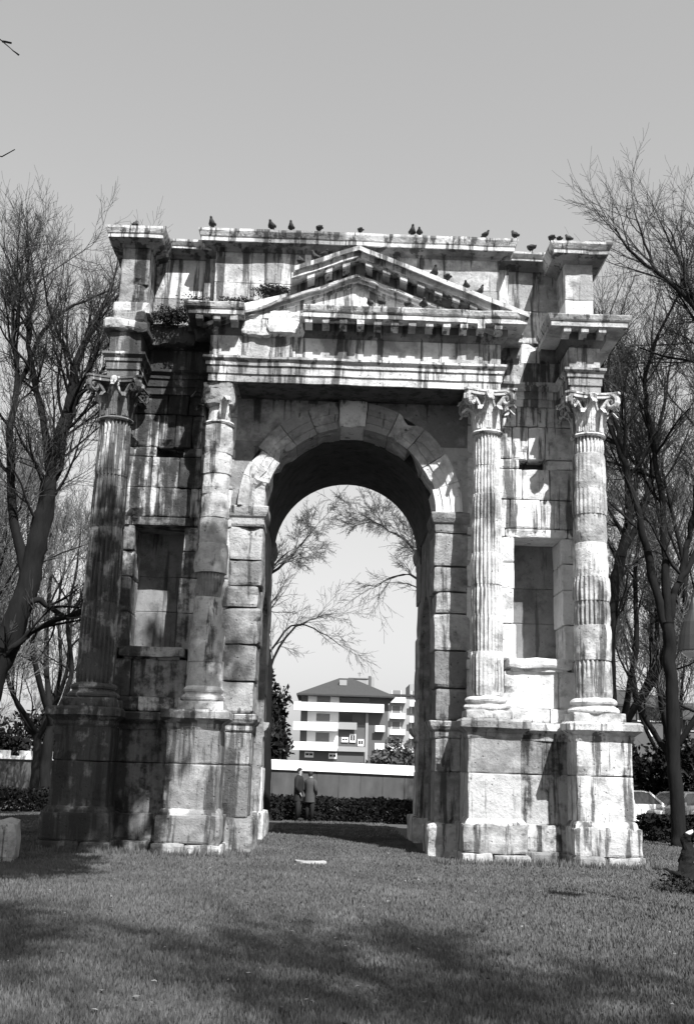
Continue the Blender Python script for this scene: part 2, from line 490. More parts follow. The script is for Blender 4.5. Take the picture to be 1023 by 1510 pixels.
# --- pedestals
def pedestal(xc, hw, sgn):
    d = MB(); x0, x1 = xc - hw, xc + hw
    for za, zb in ((.68, 1.62), (1.62, 2.27)):
        d.block(x0, x1, -1.25, .9, za + .004, zb - .004, r=.03, jit=.016, res=.13)
    pm_ = 'stone' if xc > 4 else 'mid_stone'
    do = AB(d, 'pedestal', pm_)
    c = MB(); prof = [(-.3, 2.25), (.0, 2.25), (.03, 2.30), (.03, 2.36), (.11, 2.42), (.17, 2.46), (.17, 2.58), (.12, 2.625), (-.3, 2.625)]
    c.sweep([(x0, -.62), (x0, -1.25), (x1, -1.25), (x1, -.62)], prof, jit=.018, chip=.22, seg=.12)
    c.box(x0 + .02, x1 - .02, -1.22, .9, 2.26, 2.615)
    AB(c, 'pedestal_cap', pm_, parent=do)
    p = MB()
    p.block(x0 - .10, x1 + .10, -1.40, .95, .17, .69, r=.05, jit=.03, res=.12)
    xm = rnd.uniform(x0 + .35, x1 - .35)
    p.block(x0 - .13, xm, -1.50, .95, -.15, .18, r=.05, jit=.03, res=.12)
    p.block(xm + .01, x1 + .14, -1.48, .95, -.15, .165, r=.05, jit=.03, res=.12)
    prof = [(-.2, .66), (.09, .66), (.07, .73), (.035, .78), (.0, .80), (-.2, .80)]
    p.sweep([(x0, -.62), (x0, -1.25), (x1, -1.25), (x1, -.62)], prof, jit=.02, chip=.25, seg=.12)
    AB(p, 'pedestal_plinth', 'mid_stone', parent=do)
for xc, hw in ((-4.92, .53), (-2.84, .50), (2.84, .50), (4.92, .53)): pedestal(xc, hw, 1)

# --- columns
def shaft(mbx, cx, cy, z0, z1, r0, r1, drums, fl=24, rough=0.0, flutes=None):
    n = fl * 6
    zs = []
    edges = [z0 + (z1 - z0) * d for d in drums]
    for k, (a, b_) in enumerate(zip(edges[:-1], edges[1:])):
        f = rnd.choice([1, 1, .9, .75, .35, .1] if not rough else [.8, .1, .05, 0]); f = flutes[k] if flutes else f; tone = rnd.random(); off = rnd.uniform(-.012, .012) * (1 + 2.2 * rough); ph = rnd.uniform(-.03, .03)
        m_ = max(2, round((b_ - a) / .13))
        for i in range(m_ + 1):
            zz = a + (b_ - a) * i / m_
            e = .955 if i in (0, m_) else 1.0
            zs.append((zz + (.006 if i == 0 else -.006 if i == m_ else 0), f, tone, off, ph, e))
    base = len(mbx.v)
    for zz, f, tone, off, ph, e in zs:
        s = (zz - z0) / (z1 - z0); rr = r0 + (r1 - r0) * (s ** 1.5)
        for j in range(n):
            a = 2 * math.pi * j / n + ph
            t = (j / 6.0) % 1.0
            g = math.sin(math.pi * (t - .12) / .76) if .12 < t < .88 else 0
            p = V((cx + rr * math.cos(a), cy + rr * math.sin(a), zz))
            er = nz(p + V((off * 900, 0, 0)), 1.6)
            fm = max(0, min(1, f - max(0, er) * 1.3))
            q = rr * e - .052 * g * fm + off - max(0, er - .15) * .05 + .007 * nz(p, 9) - rough * (.06 * max(0, nz(p, 2.6)) + .03 * max(0, nz(p, 6)))
            mbx.v.append((cx + q * math.cos(a), cy + q * math.sin(a), zz)); mbx.t.append(tone)
    for i in range(len(zs) - 1):
        for j in range(n):
            j2 = (j + 1) % n
            mbx.f.append((base + i * n + j, base + i * n + j2, base + (i + 1) * n + j2, base + (i + 1) * n + j))
    mbx.f.append(tuple(base + j for j in range(n))); e = base + (len(zs) - 1) * n
    mbx.f.append(tuple(e + j for j in range(n)))

def leaf(mbx, cx, cy, ang, r0, z0, h, w, curl):
    """acanthus leaf: a thick strip climbing the bell and rolling outward at its tip"""
    ca, sa = math.cos(ang), math.sin(ang); tx, ty = -sa, ca
    path = []
    for i in range(9):
        t = i / 8
        if t < .68: path.append((r0 + .05 * t + .02, z0 + h * t / .68 * .9))
        else:
            q = (t - .68) / .32 * math.pi * .95
            path.append((r0 + .054 + curl * (1 - math.cos(q)) * .5 + .02, z0 + h * .9 + curl * .55 * math.sin(q)))
    vs = []; fs = []
    prof = [(-1, 0), (-.55, .35), (-.2, .2), (0, .55), (.2, .2), (.55, .35), (1, 0), (0, -.8)]
    k = len(prof)
    for i, (rr, zz) in enumerate(path):
        t = i / 8; ww = w * (.62 + .5 * math.sin(math.pi * min(1, t * 1.15))) * (1 if t < .9 else .7) * (1 + .14 * (i % 2))
        for s_, o in prof:
            th = .045
            vs.append(V((cx + ca * (rr + o * th) + tx * s_ * ww * .5, cy + sa * (rr + o * th) + ty * s_ * ww * .5, zz)))
    for i in range(8):
        for j in range(k): fs.append((i * k + j, i * k + (j + 1) % k, (i + 1) * k + (j + 1) % k, (i + 1) * k + j))
    fs.append(tuple(range(k))); fs.append(tuple(8 * k + j for j in reversed(range(k))))
    mbx.add(vs, fs)

def capital(mbx, cx, cy, z0, z1, r, ruined=False):
    h = z1 - z0
    mbx.lathe(cx, cy, [(r + .035, z0 - .02), (r + .06, z0 + .015), (r + .035, z0 + .05), (r * .84, z0 + .06), (r * .80, z0 + h * .5), (r * .95, z0 + h * .8), (r * 1.2, z1 - .12)], 32, .008)
    for k in range(8):
        if ruined and rnd.random() < .35: continue
        leaf(mbx, cx, cy, k * math.pi / 4 + math.pi / 8, r * .95, z0 + .05, h * .42, .18, .24)
    for k in range(8):
        if ruined and rnd.random() < .6: continue
        leaf(mbx, cx, cy, k * math.pi / 4, r * .97, z0 + .08, h * .66, .17, .26)
    if ruined:
        mbx.block(cx - r * 1.1, cx + r * 1.15, cy - r * 1.15, cy + .5, z0 + h * .45, z1, r=.12, jit=.07, res=.08)
        return
    for k in range(4):
        a = math.pi / 4 + k * math.pi / 2; ca, sa = math.cos(a), math.sin(a)
        for side in (-.13, .13):
            pts = []; rad = []
            a2 = a + side * 2.6
            for i in range(7):
                t = i / 6; q = a2 + (a - a2) * t ** .7
                rr = r * 1.02 + (.20) * t ** 1.6
                pts.append((cx + math.cos(q) * rr + -sa * side * .25, cy + math.sin(q) * rr + ca * side * .25, z0 + h * .38 + h * .46 * t)); rad.append(.030 + .020 * t)
            c = V((cx + ca * (r * 1.02 + .27), cy + sa * (r * 1.02 + .27), z0 + h * .76)) + V((-sa * side * .25, ca * side * .25, 0))
            for i in range(17):
                t = i / 16; q = math.pi * .75 - t * math.pi * 3.2; rr = .135 * (1 - t) + .02
                pts.append(c + V((ca * math.cos(q) * rr, sa * math.cos(q) * rr, math.sin(q) * rr))); rad.append(.052 * (1 - t * .45))
            mbx.tube(pts, rad, 6)
    for k in range(4):      # small helices and a flower on each face
        a = k * math.pi / 2; ca, sa = math.cos(a), math.sin(a)
        for sd_ in (-1, 1):
            pts = []; rad = []
            for i in range(5):
                t = i / 4; off = sd_ * (.17 - .10 * t)
                rr = r * 1.03 + .09 * t
                pts.append((cx + ca * rr - sa * off, cy + sa * rr + ca * off, z0 + h * .45 + h * .33 * t)); rad.append(.022)
            for i in range(9):
                t = i / 8; q = math.pi - t * 5.5; w_ = .055 * (1 - t) + .01
                pts.append((cx + ca * (r * 1.03 + .10) - sa * sd_ * (.07 + w_ * math.cos(q) - .02), cy + sa * (r * 1.03 + .10) + ca * sd_ * (.07 + w_ * math.cos(q) - .02), z0 + h * .79 + w_ * math.sin(q))); rad.append(.024)
            mbx.tube(pts, rad, 5)
        mbx.lathe(cx + ca * (r + .15), cy + sa * (r + .15), [(.03, z1 - .17), (.085, z1 - .12), (.085, z1 - .05), (.03, z1 - .01)], 10, .01)
    pts = []                # concave abacus
    H = r * 1.02 + .40
    for k in range(4):
        a0 = math.pi / 4 + k * math.pi / 2; c0 = V((math.cos(a0), math.sin(a0))) * H; c1 = V((math.cos(a0 + math.pi / 2), math.sin(a0 + math.pi / 2))) * H
        tn = V((math.cos(a0 + math.pi / 2), math.sin(a0 + math.pi / 2))) * .05; tp = V((math.cos(a0 - math.pi / 2), math.sin(a0 - math.pi / 2))) * .05
        pts.append(c0 + tp); pts.append(c0 + tn)
        for i in range(1, 8):
            t = i / 8; m_ = (c0 + tn).lerp(c1 - V((0, 0)), t); inw = (c0 + c1).normalized() * (-.13 * math.sin(math.pi * t)); pts.append(m_ + inw)
    P2 = [(cx + p.x, cy + p.y) for p in pts]
    mbx.prism(P2, z1 - .115, z1 - .045, 'z'); 
    P3 = [(cx + p.x * 1.05, cy + p.y * 1.05) for p in pts]
    mbx.prism(P3, z1 - .045, z1 - .003, 'z')

YC = -.70
def column(cx, r0, r1, drums, ruined=False, worn=False, flutes=None):
    s = MB(); shaft(s, cx, YC, 3.08, 8.42, r0, r1, drums, rough=1.0 if ruined else .25 if worn else .12, flutes=flutes)
    so_ = AB(s, 'column', 'mid_stone' if ruined else 'stone')
    c = MB(); c.tone = .6; capital(c, cx, YC, 8.41, 9.275, r1 - .01, ruined)
    AB(c, 'capital', parent=so_, smooth=False)
    b_ = MB()
    h = r0 + .115
    b_.block(cx - h, cx + h, YC - h, YC + h, 2.62, 2.80, r=.03, jit=.03 if worn else .012, res=.1)
    b_.lathe(cx, YC, [(r0 + .06, 2.79), (r0 + .11, 2.83), (r0 + .115, 2.87), (r0 + .08, 2.915), (r0 + .035, 2.93), (r0 + .03, 2.96), (r0 + .065, 2.985), (r0 + .075, 3.02), (r0 + .05, 3.06), (r0 + .01, 3.085), (r0 * .9, 3.10)], 40, .055 if worn else .018, tone=.7)
    AB(b_, 'column_base', parent=so_)
rnd.seed(3)
column(-4.88, .385, .325, [0, .30, .58, .78, 1], flutes=[1.1, 1.1, 1.1, 1.1])
column(-2.76, .325, .285, [0, .09, .22, .33, .42, .53, .63, .72, .80, .88, 1], ruined=True)
column(2.76, .325, .285, [0, .16, .30, .41, .53, .66, .76, .87, 1], worn=True, flutes=[.7, 1, 1.2, 1.2, 1.2, 1.2, 1.2, 1.2])
column(4.86, .385, .315, [0, .14, .27, .36, .45, .58, .69, .79, .93, 1], flutes=[.8, .25, 1.1, 1.1, .2, .15, .3, .2, 1.2])

# --- piers beside the opening, with impost and pilaster base
def imp_prof(za, zb, k=1.0):
    h = zb - za
    return [(-.3, za), (.0, za), (.025 * k, za + .1 * h), (.025 * k, za + .4 * h), (.07 * k, za + .5 * h), (.11 * k, za + .7 * h), (.13 * k, za + .95 * h), (.11 * k, zb), (-.3, zb)]
for sg in (-1, 1):
    rnd.seed(21 + sg)
    def X(a, b_): return (a, b_) if sg > 0 else (-b_, -a)
    p = MB()
    rows = [2.62, 3.27, 4.02, 4.78, 5.23, 5.77, 6.48]
    for za, zb in zip(rows[:-1], rows[1:]):
        e = rnd.uniform(-.05, .04)
        a, b_ = X(1.80 + (e if za < 6 else 0), 2.56); p.block(a, b_, rnd.uniform(-.015, .015), .95, za + .009, zb - .009, r=.065, jit=.024, res=.10)
    for za, zb in ((.62, 1.62), (1.62, 2.27)):
        a, b_ = X(1.84, 2.36); p.block(a, b_, 0, .95, za + .004, zb - .004, r=.035, jit=.018, res=.12)
    po = AB(p, 'pier', 'ashlar')
    c = MB()
    a, b_ = X(1.80, 2.50)
    if sg > 0: path = [(1.80, 1.0), (1.80, 0), (2.5, 0)]; path2 = [(1.84, 1.0), (1.84, 0), (2.4, 0)]
    else: path = [(-2.5, 0), (-1.80, 0), (-1.80, 1.0)]; path2 = [(-2.4, 0), (-1.84, 0), (-1.84, 1.0)]
    c.sweep(path2, imp_prof(2.27, 2.62, 1.0), jit=.025, chip=.3, seg=.1)
    AB(c, 'pier_cap', 'mid_stone', parent=po)
    c = MB(); a, b_ = X(1.69, 2.42)
    c.block(a, b_, -.14, 1.0, -.15, .63, r=.09, jit=.05, res=.1); AB(c, 'pier_plinth', 'mid_stone', parent=po)
    c = MB(); c.sweep(path, imp_prof(6.48, 6.90, .8), jit=.012, chip=.15, seg=.1); AB(c, 'impost', 'ashlar', parent=po)

    # --- side bay wall with niche and tablet hole
    wl = MB()
    def row(xs, y0, za, zb, y1=.95, **k):
        ps = [X(a, b_) for a, b_ in zip(xs[:-1], xs[1:])]
        for a, b_ in ps:
            dy = rnd.uniform(-.012, .012); g = .005
            wl.block(a + g, b_ - g, y0 + dy, y1, za + g, zb - g, r=.04, jit=.012, res=.13, tone=(.55 + .5 * rnd.random() if sg > 0 else rnd.random()), **k)
    row([2.45, 3.0, 4.1, 5.0], -.24, 2.61, 2.90)
    row([2.45, 3.2, 4.3, 5.0], -.10, 2.90, 3.66)
    nl = [3.87, 4.62, 5.35, 5.9, 6.43]
    for za, zb in zip(nl[:-1], nl[1:]):
        row([2.45, 3.45 + rnd.uniform(-.03, .05)], 0, za, zb); row([4.44 + rnd.uniform(-.03, .02), 5.0], 0, za, zb)
    row([2.45, 3.1], 0, 3.66, 3.87); row([4.6, 5.0], 0, 3.66, 3.87)
    row([2.45, 3.25, 4.55, 5.0], -.03, 6.43, 6.62)
    row([2.45, 3.35, 4.0, 5.0], 0, 6.62, 7.25)
    row([2.45, 3.62, 4.2, 5.0], 0, 7.25, 7.92)
    row([2.45, 3.56], 0, 7.92, 8.13); row([4.12, 5.0], 0, 7.92, 8.13)
    row([2.45, 3.4, 3.75, 4.1, 5.0], 0, 8.13, 8.85)
    row([2.45, 3.5, 3.95, 5.0], 0, 8.85, 9.46)
    row([2.9, 3.45, 3.9, 4.5], .03, 9.46, 10.02)
    row([2.9, 3.6, 4.5], .02, 10.02, 10.76)
    wo = AB(wl, 'side_bay_wall')
    nb = MB()
    a, b_ = X(3.30, 4.60)
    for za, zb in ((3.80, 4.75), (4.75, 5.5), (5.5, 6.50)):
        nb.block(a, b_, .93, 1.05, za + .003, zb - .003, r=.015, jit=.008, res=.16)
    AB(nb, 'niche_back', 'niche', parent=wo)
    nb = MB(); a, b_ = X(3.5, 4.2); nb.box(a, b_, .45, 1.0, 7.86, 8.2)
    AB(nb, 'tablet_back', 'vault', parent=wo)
    sl = MB(); a, b_ = X(3.26, 4.56)
    sl.block(a, b_, -.24, .9, 3.70, 3.90, r=.06, jit=.03, res=.09); sl.block(a + .08, b_ - .08, -.15, .9, 3.64, 3.72, r=.03, jit=.02, res=.1)
    AB(sl, 'niche_sill', parent=wo)
    rw = MB()
    for za, zb in ((.66, 1.62), (1.62, 2.27)):
        a, b_ = X(3.32, 4.42); rw.block(a, b_, -.38, .9, za + .004, zb - .004, r=.02, jit=.02, res=.12)
    ro = AB(rw, 'base_wall', 'ashlar')
    c = MB(); path = [X(3.2, 4.6)[0], X(3.2, 4.6)[1]]
    c.sweep([(path[0], -.40), (path[1], -.40)], [(-.3, 2.26), (0, 2.26), (.03, 2.36), (.14, 2.45), (.15, 2.57), (.1, 2.60), (-.3, 2.60)], jit=.02, chip=.4, seg=.09); c.box(path[0], path[1], -.38, .9, 2.27, 2.595)
    AB(c, 'base_wall_cap', 'mid_stone', parent=ro)
    c = MB(); c.block(path[0], path[1], -.62, .9, .17, .67, r=.06, jit=.03, res=.1); c.block(path[0], path[1], -.76, .9, -.15, .18, r=.05, jit=.02, res=.12)
    AB(c, 'base_wall_plinth', 'mid_stone', parent=ro)

# --- archivolt, keystone, spandrels, vault
ZC = 6.90
rnd.seed(40)
av = MB()
NV = 11
for k in range(NV):
    if k == NV // 2: continue
    a0, a1 = math.pi * (1 - k / NV), math.pi * (1 - (k + 1) / NV)
    tone = rnd.random(); sd0 = rnd.uniform(0, 50); dy = rnd.uniform(-.02, .01)
    chipk = rnd.choice([0, .05, .09, .14])
    # section (radius, y): three fasciae and a moulding
    sec = [(1.79, .95), (1.79, -.00), (1.93, -.005), (1.94, -.03), (2.10, -.035), (2.11, -.06), (2.21, -.065), (2.28, -.12), (2.34, -.12), (2.35, .0), (2.35, .95)]
    ns = 7; base = len(av.v)
    for i in range(ns + 1):
        a = a0 + (a1 - a0) * (.012 + .976 * i / ns)
        for rr, y in sec:
            p = V((rr * math.cos(a), y + dy, ZC + rr * math.sin(a)))
            er = max(0, nz(p + V((sd0, 0, 0)), 2.2) - .05)
            rr2 = rr + (er * chipk * 4 if rr < 1.95 else -er * chipk * 2)
            p = V((rr2 * math.cos(a), y + dy + (er * chipk * 2.5 if y < .5 else 0), ZC + rr2 * math.sin(a)))
            av.v.append(tuple(p + nv(p, 3) * .010)); av.t.append(tone)
    m_ = len(sec)
    for i in range(ns):
        for j in range(m_):
            av.f.append((base + i * m_ + j, base + i * m_ + (j + 1) % m_, base + (i + 1) * m_ + (j + 1) % m_, base + (i + 1) * m_ + j))
    av.f.append(tuple(base + j for j in range(m_))); av.f.append(tuple(base + ns * m_ + j for j in range(m_)))
ao = AB(av, 'archivolt', 'stone')
ks = MB()
def kxf(p):
    t = (p.z - 8.62) / .64; p.x *= .90 + .22 * t; return p
ks.block(-.285, .285, -.14, .9, 8.69, 9.262, r=.04, jit=.02, res=.08, xf=kxf, tone=.95)
AB(ks, 'keystone', parent=ao)
sp = MB()
def ring_pts(a0, a1, rr, n_):
    return [(rr * math.cos(a0 + (a1 - a0) * i / n_), ZC + rr * math.sin(a0 + (a1 - a0) * i / n_)) for i in range(n_ + 1)]
RO_ = 2.33
for sg in (-1, 1):
    zt = 8.33; am = math.asin((zt - ZC) / RO_)
    low = ring_pts(0.0, am, RO_, 14)
    low = [(sg * a, b_) for a, b_ in low] + [(sg * 2.62, zt), (sg * 2.62, ZC)]
    sp.prism(low, .012, .93, 'y', tone=rnd.random())
    ae = math.asin((9.22 - ZC) / RO_)
    up_ = ring_pts(am, ae, RO_, 12)
    up_ = [(sg * a, b_ + .006) for a, b_ in up_] + [(sg * .2, 9.27), (sg * 2.62, 9.27), (sg * 2.62, zt + .006)]
    sp.prism(up_, .018, .93, 'y', tone=.4 * rnd.random())
AB(sp, 'spandrel', 'mid_stone')
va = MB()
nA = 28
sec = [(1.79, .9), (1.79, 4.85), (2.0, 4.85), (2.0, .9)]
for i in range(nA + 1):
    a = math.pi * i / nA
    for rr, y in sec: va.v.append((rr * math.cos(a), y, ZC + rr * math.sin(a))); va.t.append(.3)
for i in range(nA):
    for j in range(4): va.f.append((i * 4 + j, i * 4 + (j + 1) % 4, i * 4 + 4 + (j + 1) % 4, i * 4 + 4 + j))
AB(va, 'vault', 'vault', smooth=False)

# --- core masonry: inner plate, side walls with the lateral arches, rear piers, rear facade, top
core = MB(); core.tone = .4
pl = [(5.0, .02), (5.0, 9.3)] + [(-5.0, 9.3), (-5.0, .02), (-1.86, .02)] + [(1.86 * math.cos(math.pi - math.pi * i / 24), ZC + 1.86 * math.sin(math.pi * i / 24)) for i in range(25)] + [(1.86, .02)]
core.prism(pl, .98, 1.10, 'y')
for sg in (-1, 1):
    q = [(1.10, ZC + .1), (1.10, .02), (1.12, .02)] + [(1.12, 4.2)] + [(2.4 - 1.28 * math.cos(math.pi * i / 16), 4.2 + 1.28 * math.sin(math.pi * i / 16)) for i in range(1, 16)] + [(3.68, 4.2), (3.68, .02), (3.72, .02), (3.72, ZC + .1)]
    core.prism(q, sg * 1.81, sg * 4.98, 'x')
    core.box(sg * 2.0, sg * 4.98, 1.0, 4.75, ZC, 10.5)
core.box(-2.2, 2.2, .96, 4.75, 8.92, 10.5)
core.box(-4.9, 4.9, .5, 4.7, 10.3, 12.40)
AB(core, 'core_masonry', 'ashlar')
for sg in (-1, 1):
    rnd.seed(60 + sg)
    def X(a, b_): return (a, b_) if sg > 0 else (-b_, -a)
    rp = MB()
    for za, zb in zip([.6, 1.6, 2.3, 3.27, 4.02, 4.78, 5.6, 6.48, 6.92], [1.6, 2.3, 3.27, 4.02, 4.78, 5.6, 6.48, 6.92, 9.3]):
        a, b_ = X((1.80 if zb < 8 else 2.1) + rnd.uniform(-.04, .03), 5.0)
        rp.block(a, b_, 3.72, 4.85, za + .003, zb - .003, r=.05, jit=.02, res=.2, deep=False)
    a, b_ = X(1.70, 5.2); rp.block(a, b_, 3.60, 5.6, -.15, .6, r=.08, jit=.05, res=.2)
    ro = AB(rp, 'rear_pier')
    c = MB()
    path = [(1.80, 5.0), (1.80, 3.7)] if sg > 0 else [(-1.80, 3.7), (-1.80, 5.0)]
    c.sweep(path, imp_prof(2.27, 2.62, 1.0), jit=.03, chip=.3, seg=.1)
    AB(c, 'rear_pier_cap', parent=ro)
    c = MB(); c.sweep(path, imp_prof(6.48, 6.90, .8), jit=.012, seg=.1)
    AB(c, 'rear_impost', 'ashlar', parent=ro)

# --- entablature
rnd.seed(77)
full = [(-5.06, 4.6), (-5.06, -1.05), (-4.42, -1.05), (-4.42, -.06), (-3.0, -.06), (-3.0, -1.05), (3.0, -1.05), (3.0, -.06), (4.42, -.06), (4.42, -1.05), (5.06, -1.05), (5.06, 4.6)]
e = MB()
e.sweep(full, [(-.25, 9.28), (0, 9.28), (0, 9.44), (.03, 9.445), (.03, 9.61), (.06, 9.615), (.06, 9.70), (.12, 9.75), (.12, 9.80), (-.25, 9.80)], jit=.012, chip=.12, seg=.16)
e.box(-2.85, 2.85, -.9, .5, 9.285, 9.79); e.box(4.5, 4.98, -.95, .5, 9.285, 9.79); e.box(-4.98, -4.5, -.95, .5, 9.285, 9.79)
eo = AB(e, 'architrave')
e = MB(); e.block(-2.40, 2.40, -1.0, -.01, 9.262, 9.30, r=.008, jit=.003, res=.3); AB(e, 'soffit', 'vault', parent=eo)  # soffit shade painted with the dark vault stone
e = MB(); e.sweep(full, [(-.25, 9.803), (0, 9.803), (0, 10.27), (-.25, 10.27)], jit=.012, chip=.0, seg=.16, joint=.9)
e.box(-2.85, 2.85, -.9, .5, 9.8, 10.26); e.box(4.5, 4.98, -.95, .5, 9.8, 10.26); e.box(-4.98, -4.5, -.95, .5, 9.8, 10.26)
AB(e, 'frieze')
bed = [(-.25, 10.272), (.02, 10.272), (.05, 10.30), (.09, 10.34), (.12, 10.40), (.12, 10.57), (-.25, 10.57)]
cor = [(-.4, 10.56), (.46, 10.56), (.46, 10.66), (.48, 10.67), (.50, 10.70), (.53, 10.78), (.53, 10.80), (-.4, 10.82)]
segs = [[(-1.10, -1.05), (3.0, -1.05), (3.0, -.06), (3.55, -.06)],
        [(4.0, -.06), (4.42, -.06), (4.42, -1.05), (5.06, -1.05), (5.06, 4.6)],
        [(-3.55, -.06), (-3.0, -.06), (-3.0, -1.05), (-2.30, -1.05)]]
c = MB()
for s_ in segs: c.sweep(s_, cor, jit=.012, chip=.05, seg=.14, joint=.9)
c.box(-1.05, 2.95, -1.0, .4, 10.575, 10.81); c.box(4.45, 5.0, -1.0, .4, 10.575, 10.79); c.box(-2.95, -2.35, -1.0, .4, 10.575, 10.79)
co = AB(c, 'cornice')
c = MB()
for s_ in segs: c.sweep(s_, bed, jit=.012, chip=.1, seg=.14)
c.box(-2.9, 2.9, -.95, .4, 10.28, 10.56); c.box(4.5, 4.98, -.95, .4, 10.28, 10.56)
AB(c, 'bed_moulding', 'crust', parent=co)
c = MB()       # broken stretches of the cornice on the left
c.block(-2.40, -1.75, -1.17, 0, 10.26, 10.62, r=.09, jit=.07, res=.08); c.block(-1.80, -1.10, -1.24, 0, 10.26, 10.80, r=.10, jit=.07, res=.08, tone=1.0)
c.block(-2.45, -1.1, -1.12, 0, 10.55, 10.84, r=.12, jit=.06, res=.08, tone=1.0)
AB(c, 'broken_cornice'); c = MB()
c.block(-5.20, -4.30, -1.18, 1.2, 10.26, 10.52, r=.10, jit=.06, res=.08); c.block(-5.10, -4.38, -1.02, 1.2, 10.5, 10.80, r=.08, jit=.04, res=.09)
c.block(-4.4, -3.4, -.35, .3, 10.3, 10.78, r=.10, jit=.08, res=.09); c.block(-5.10, -4.95, .5, 4.6, 10.26, 10.8, r=.08, jit=.05, res=.3)
AB(c, 'broken_cornice')
def modillion(x, y0, y1, ztop, nm=0, sl=0.0, parent=None):
    mbx = MB(); mbx.tone = rnd.random(); L = y0 - y1
    pr = [(y0, ztop), (y1, ztop), (y1, ztop - .05), (y1 + .02 * L, ztop - .11), (y1 + .14 * L, ztop - .135), (y1 + .3 * L, ztop - .11), (y1 + .5 * L, ztop - .10), (y1 + .75 * L, ztop - .15), (y0 - .04, ztop - .175), (y0, ztop - .16)]
    n_ = len(pr); vs = [(x - .075, a, b_ + sl * .075) for a, b_ in pr] + [(x + .075, a, b_ - sl * .075) for a, b_ in pr]
    fs = [tuple(range(n_)), tuple(range(2 * n_ - 1, n_ - 1, -1))] + [(i, (i + 1) % n_, n_ + (i + 1) % n_, n_ + i) for i in range(n_)]
    mbx.add(vs, fs); AB(mbx, 'modillion', parent=parent)
for i in range(12): modillion(-.98 + i * .352, -1.16, -1.47, 10.562, parent=co)
for x in (4.30, 4.66, 5.02): modillion(x, -1.16, -1.47, 10.562, parent=co)
for x in (-3.2, -2.85, -2.5): modillion(x, -1.16, -1.47, 10.562, parent=co)

# --- pediment
rnd.seed(90)
pd = MB()
pd.prism([(-3.05, 10.79), (3.05, 10.79), (0, 11.66)], -1.07, -.35, 'y', tone=.95)
po = AB(pd, 'tympanum')
SL = .389
def rake(mbx, sg, xa, xb, top, th, y0, y1, chip=.0, step=.16):
    """sloping band between xa (near apex) and xb"""
    n_ = max(2, int((xb - xa) / step)); base = len(mbx.v); tone = rnd.random()
    for i in range(n_ + 1):
        x = xa + (xb - xa) * i / n_
        if rnd.random() < .16: tone = rnd.random()
        for y, z in ((y0, top), (y0, top - th), (y1, top - th), (y1, top)):
            p = V((sg * x, y, z - SL * x)); h = max(0, nz(p, 2.1) - .1) * chip
            if y == y0: p.y += h
            p += nv(p, 2.4) * .012
            mbx.v.append(tuple(p)); mbx.t.append(tone)
    for i in range(n_):
        for j in range(4): mbx.f.append((base + i * 4 + j, base + i * 4 + (j + 1) % 4, base + i * 4 + 4 + (j + 1) % 4, base + i * 4 + 4 + j))
    mbx.f.append(tuple(base + j for j in range(4))); mbx.f.append(tuple(base + n_ * 4 + j for j in range(4)))
rk = MB()
rake(rk, 1, 0, 3.50, 12.14, .10, -1.58, -.38); rake(rk, 1, 0, 3.44, 12.042, .12, -1.50, -.38)
rake(rk, -1, 0.004, 1.30, 12.138, .10, -1.58, -.38, .5); rake(rk, -1, 0.004, 1.36, 12.04, .12, -1.50, -.38, .4)
for k in range(7):
    x = -1.35 - k * .29
    zt = 12.05 + SL * x - .05
    rk.block(x - .3, x + .06, -.62 - .1 * rnd.random(), -.37, zt - .45, zt + .02 * rnd.random(), r=.11, jit=.09, res=.09)
ro = AB(rk, 'raking_cornice')
b_ = MB()
for sg, xe in ((1, 3.0), (-1, 3.12)):
    rake(b_, sg, .003, xe, 11.64, .06, -1.30, -1.0, .2); rake(b_, sg, .003, xe - .1, 11.585, .07, -1.22, -1.0, .2); rake(b_, sg, .003, xe - .2, 11.52, .07, -1.14, -1.0, .2)
    rake(b_, sg, .003, xe if sg > 0 else 1.4, 11.93, .30, -1.09, -.4)
AB(b_, 'raking_moulding', parent=ro)
for i in range(8): modillion(.22 + i * .36, -1.13, -1.46, 11.925 - SL * (.22 + i * .36), sl=SL, parent=ro)
for i in range(3): modillion(-.25 - i * .36, -1.13, -1.46, 11.925 - SL * (.25 + i * .36), sl=-SL, parent=ro)

# --- attic
rnd.seed(101)
at = MB()
for za, zb, xs_ in ((10.7, 11.75, [-3.07, -1.9, -.6, .7, 1.9, 3.07]), (11.75, 12.50, [-3.07, -2.0, -1.65, -.5, .9, 1.35, 3.07])):
    at.row(xs_, -.40, .6, za, zb, r=.012, jit=.010, res=.2, deep=False)
ac = AB(at, 'attic')
abed = lambda z0, z1, o: [(-.2, z0), (.04, z0), (.06, z0 + .06), (o * .50, z0 + .09), (o * .72, z0 + .116), (-.2, z0 + .116)]
acor = lambda z0, z1, o: [(-.3, z0 + .12), (o * .80, z0 + .12), (o * .80, z0 + (z1 - z0) * .55), (o * .86, z0 + (z1 - z0) * .6), (o, z1 - .05), (o, z1), (-.3, z1)]
c = MB(); c.sweep([(-3.07, .3), (-3.07, -.40), (3.07, -.40), (3.07, .3)], acor(12.46, 12.84, .36), jit=.012, chip=.07, seg=.15, joint=1.3)
c.box(-3.05, 3.05, -.35, 4.5, 12.47, 12.835); c.block(-2.9, 2.95, -.58, 4.5, 12.835, 12.90, r=.03, jit=.015, res=.25, deep=False)
AB(c, 'attic_cornice', parent=ac)
c = MB(); c.sweep([(-3.07, .3), (-3.07, -.40), (3.07, -.40), (3.07, .3)], abed(12.46, 12.84, .36), jit=.008, chip=.05, seg=.15); AB(c, 'attic_bed_moulding', 'crust', parent=ac)
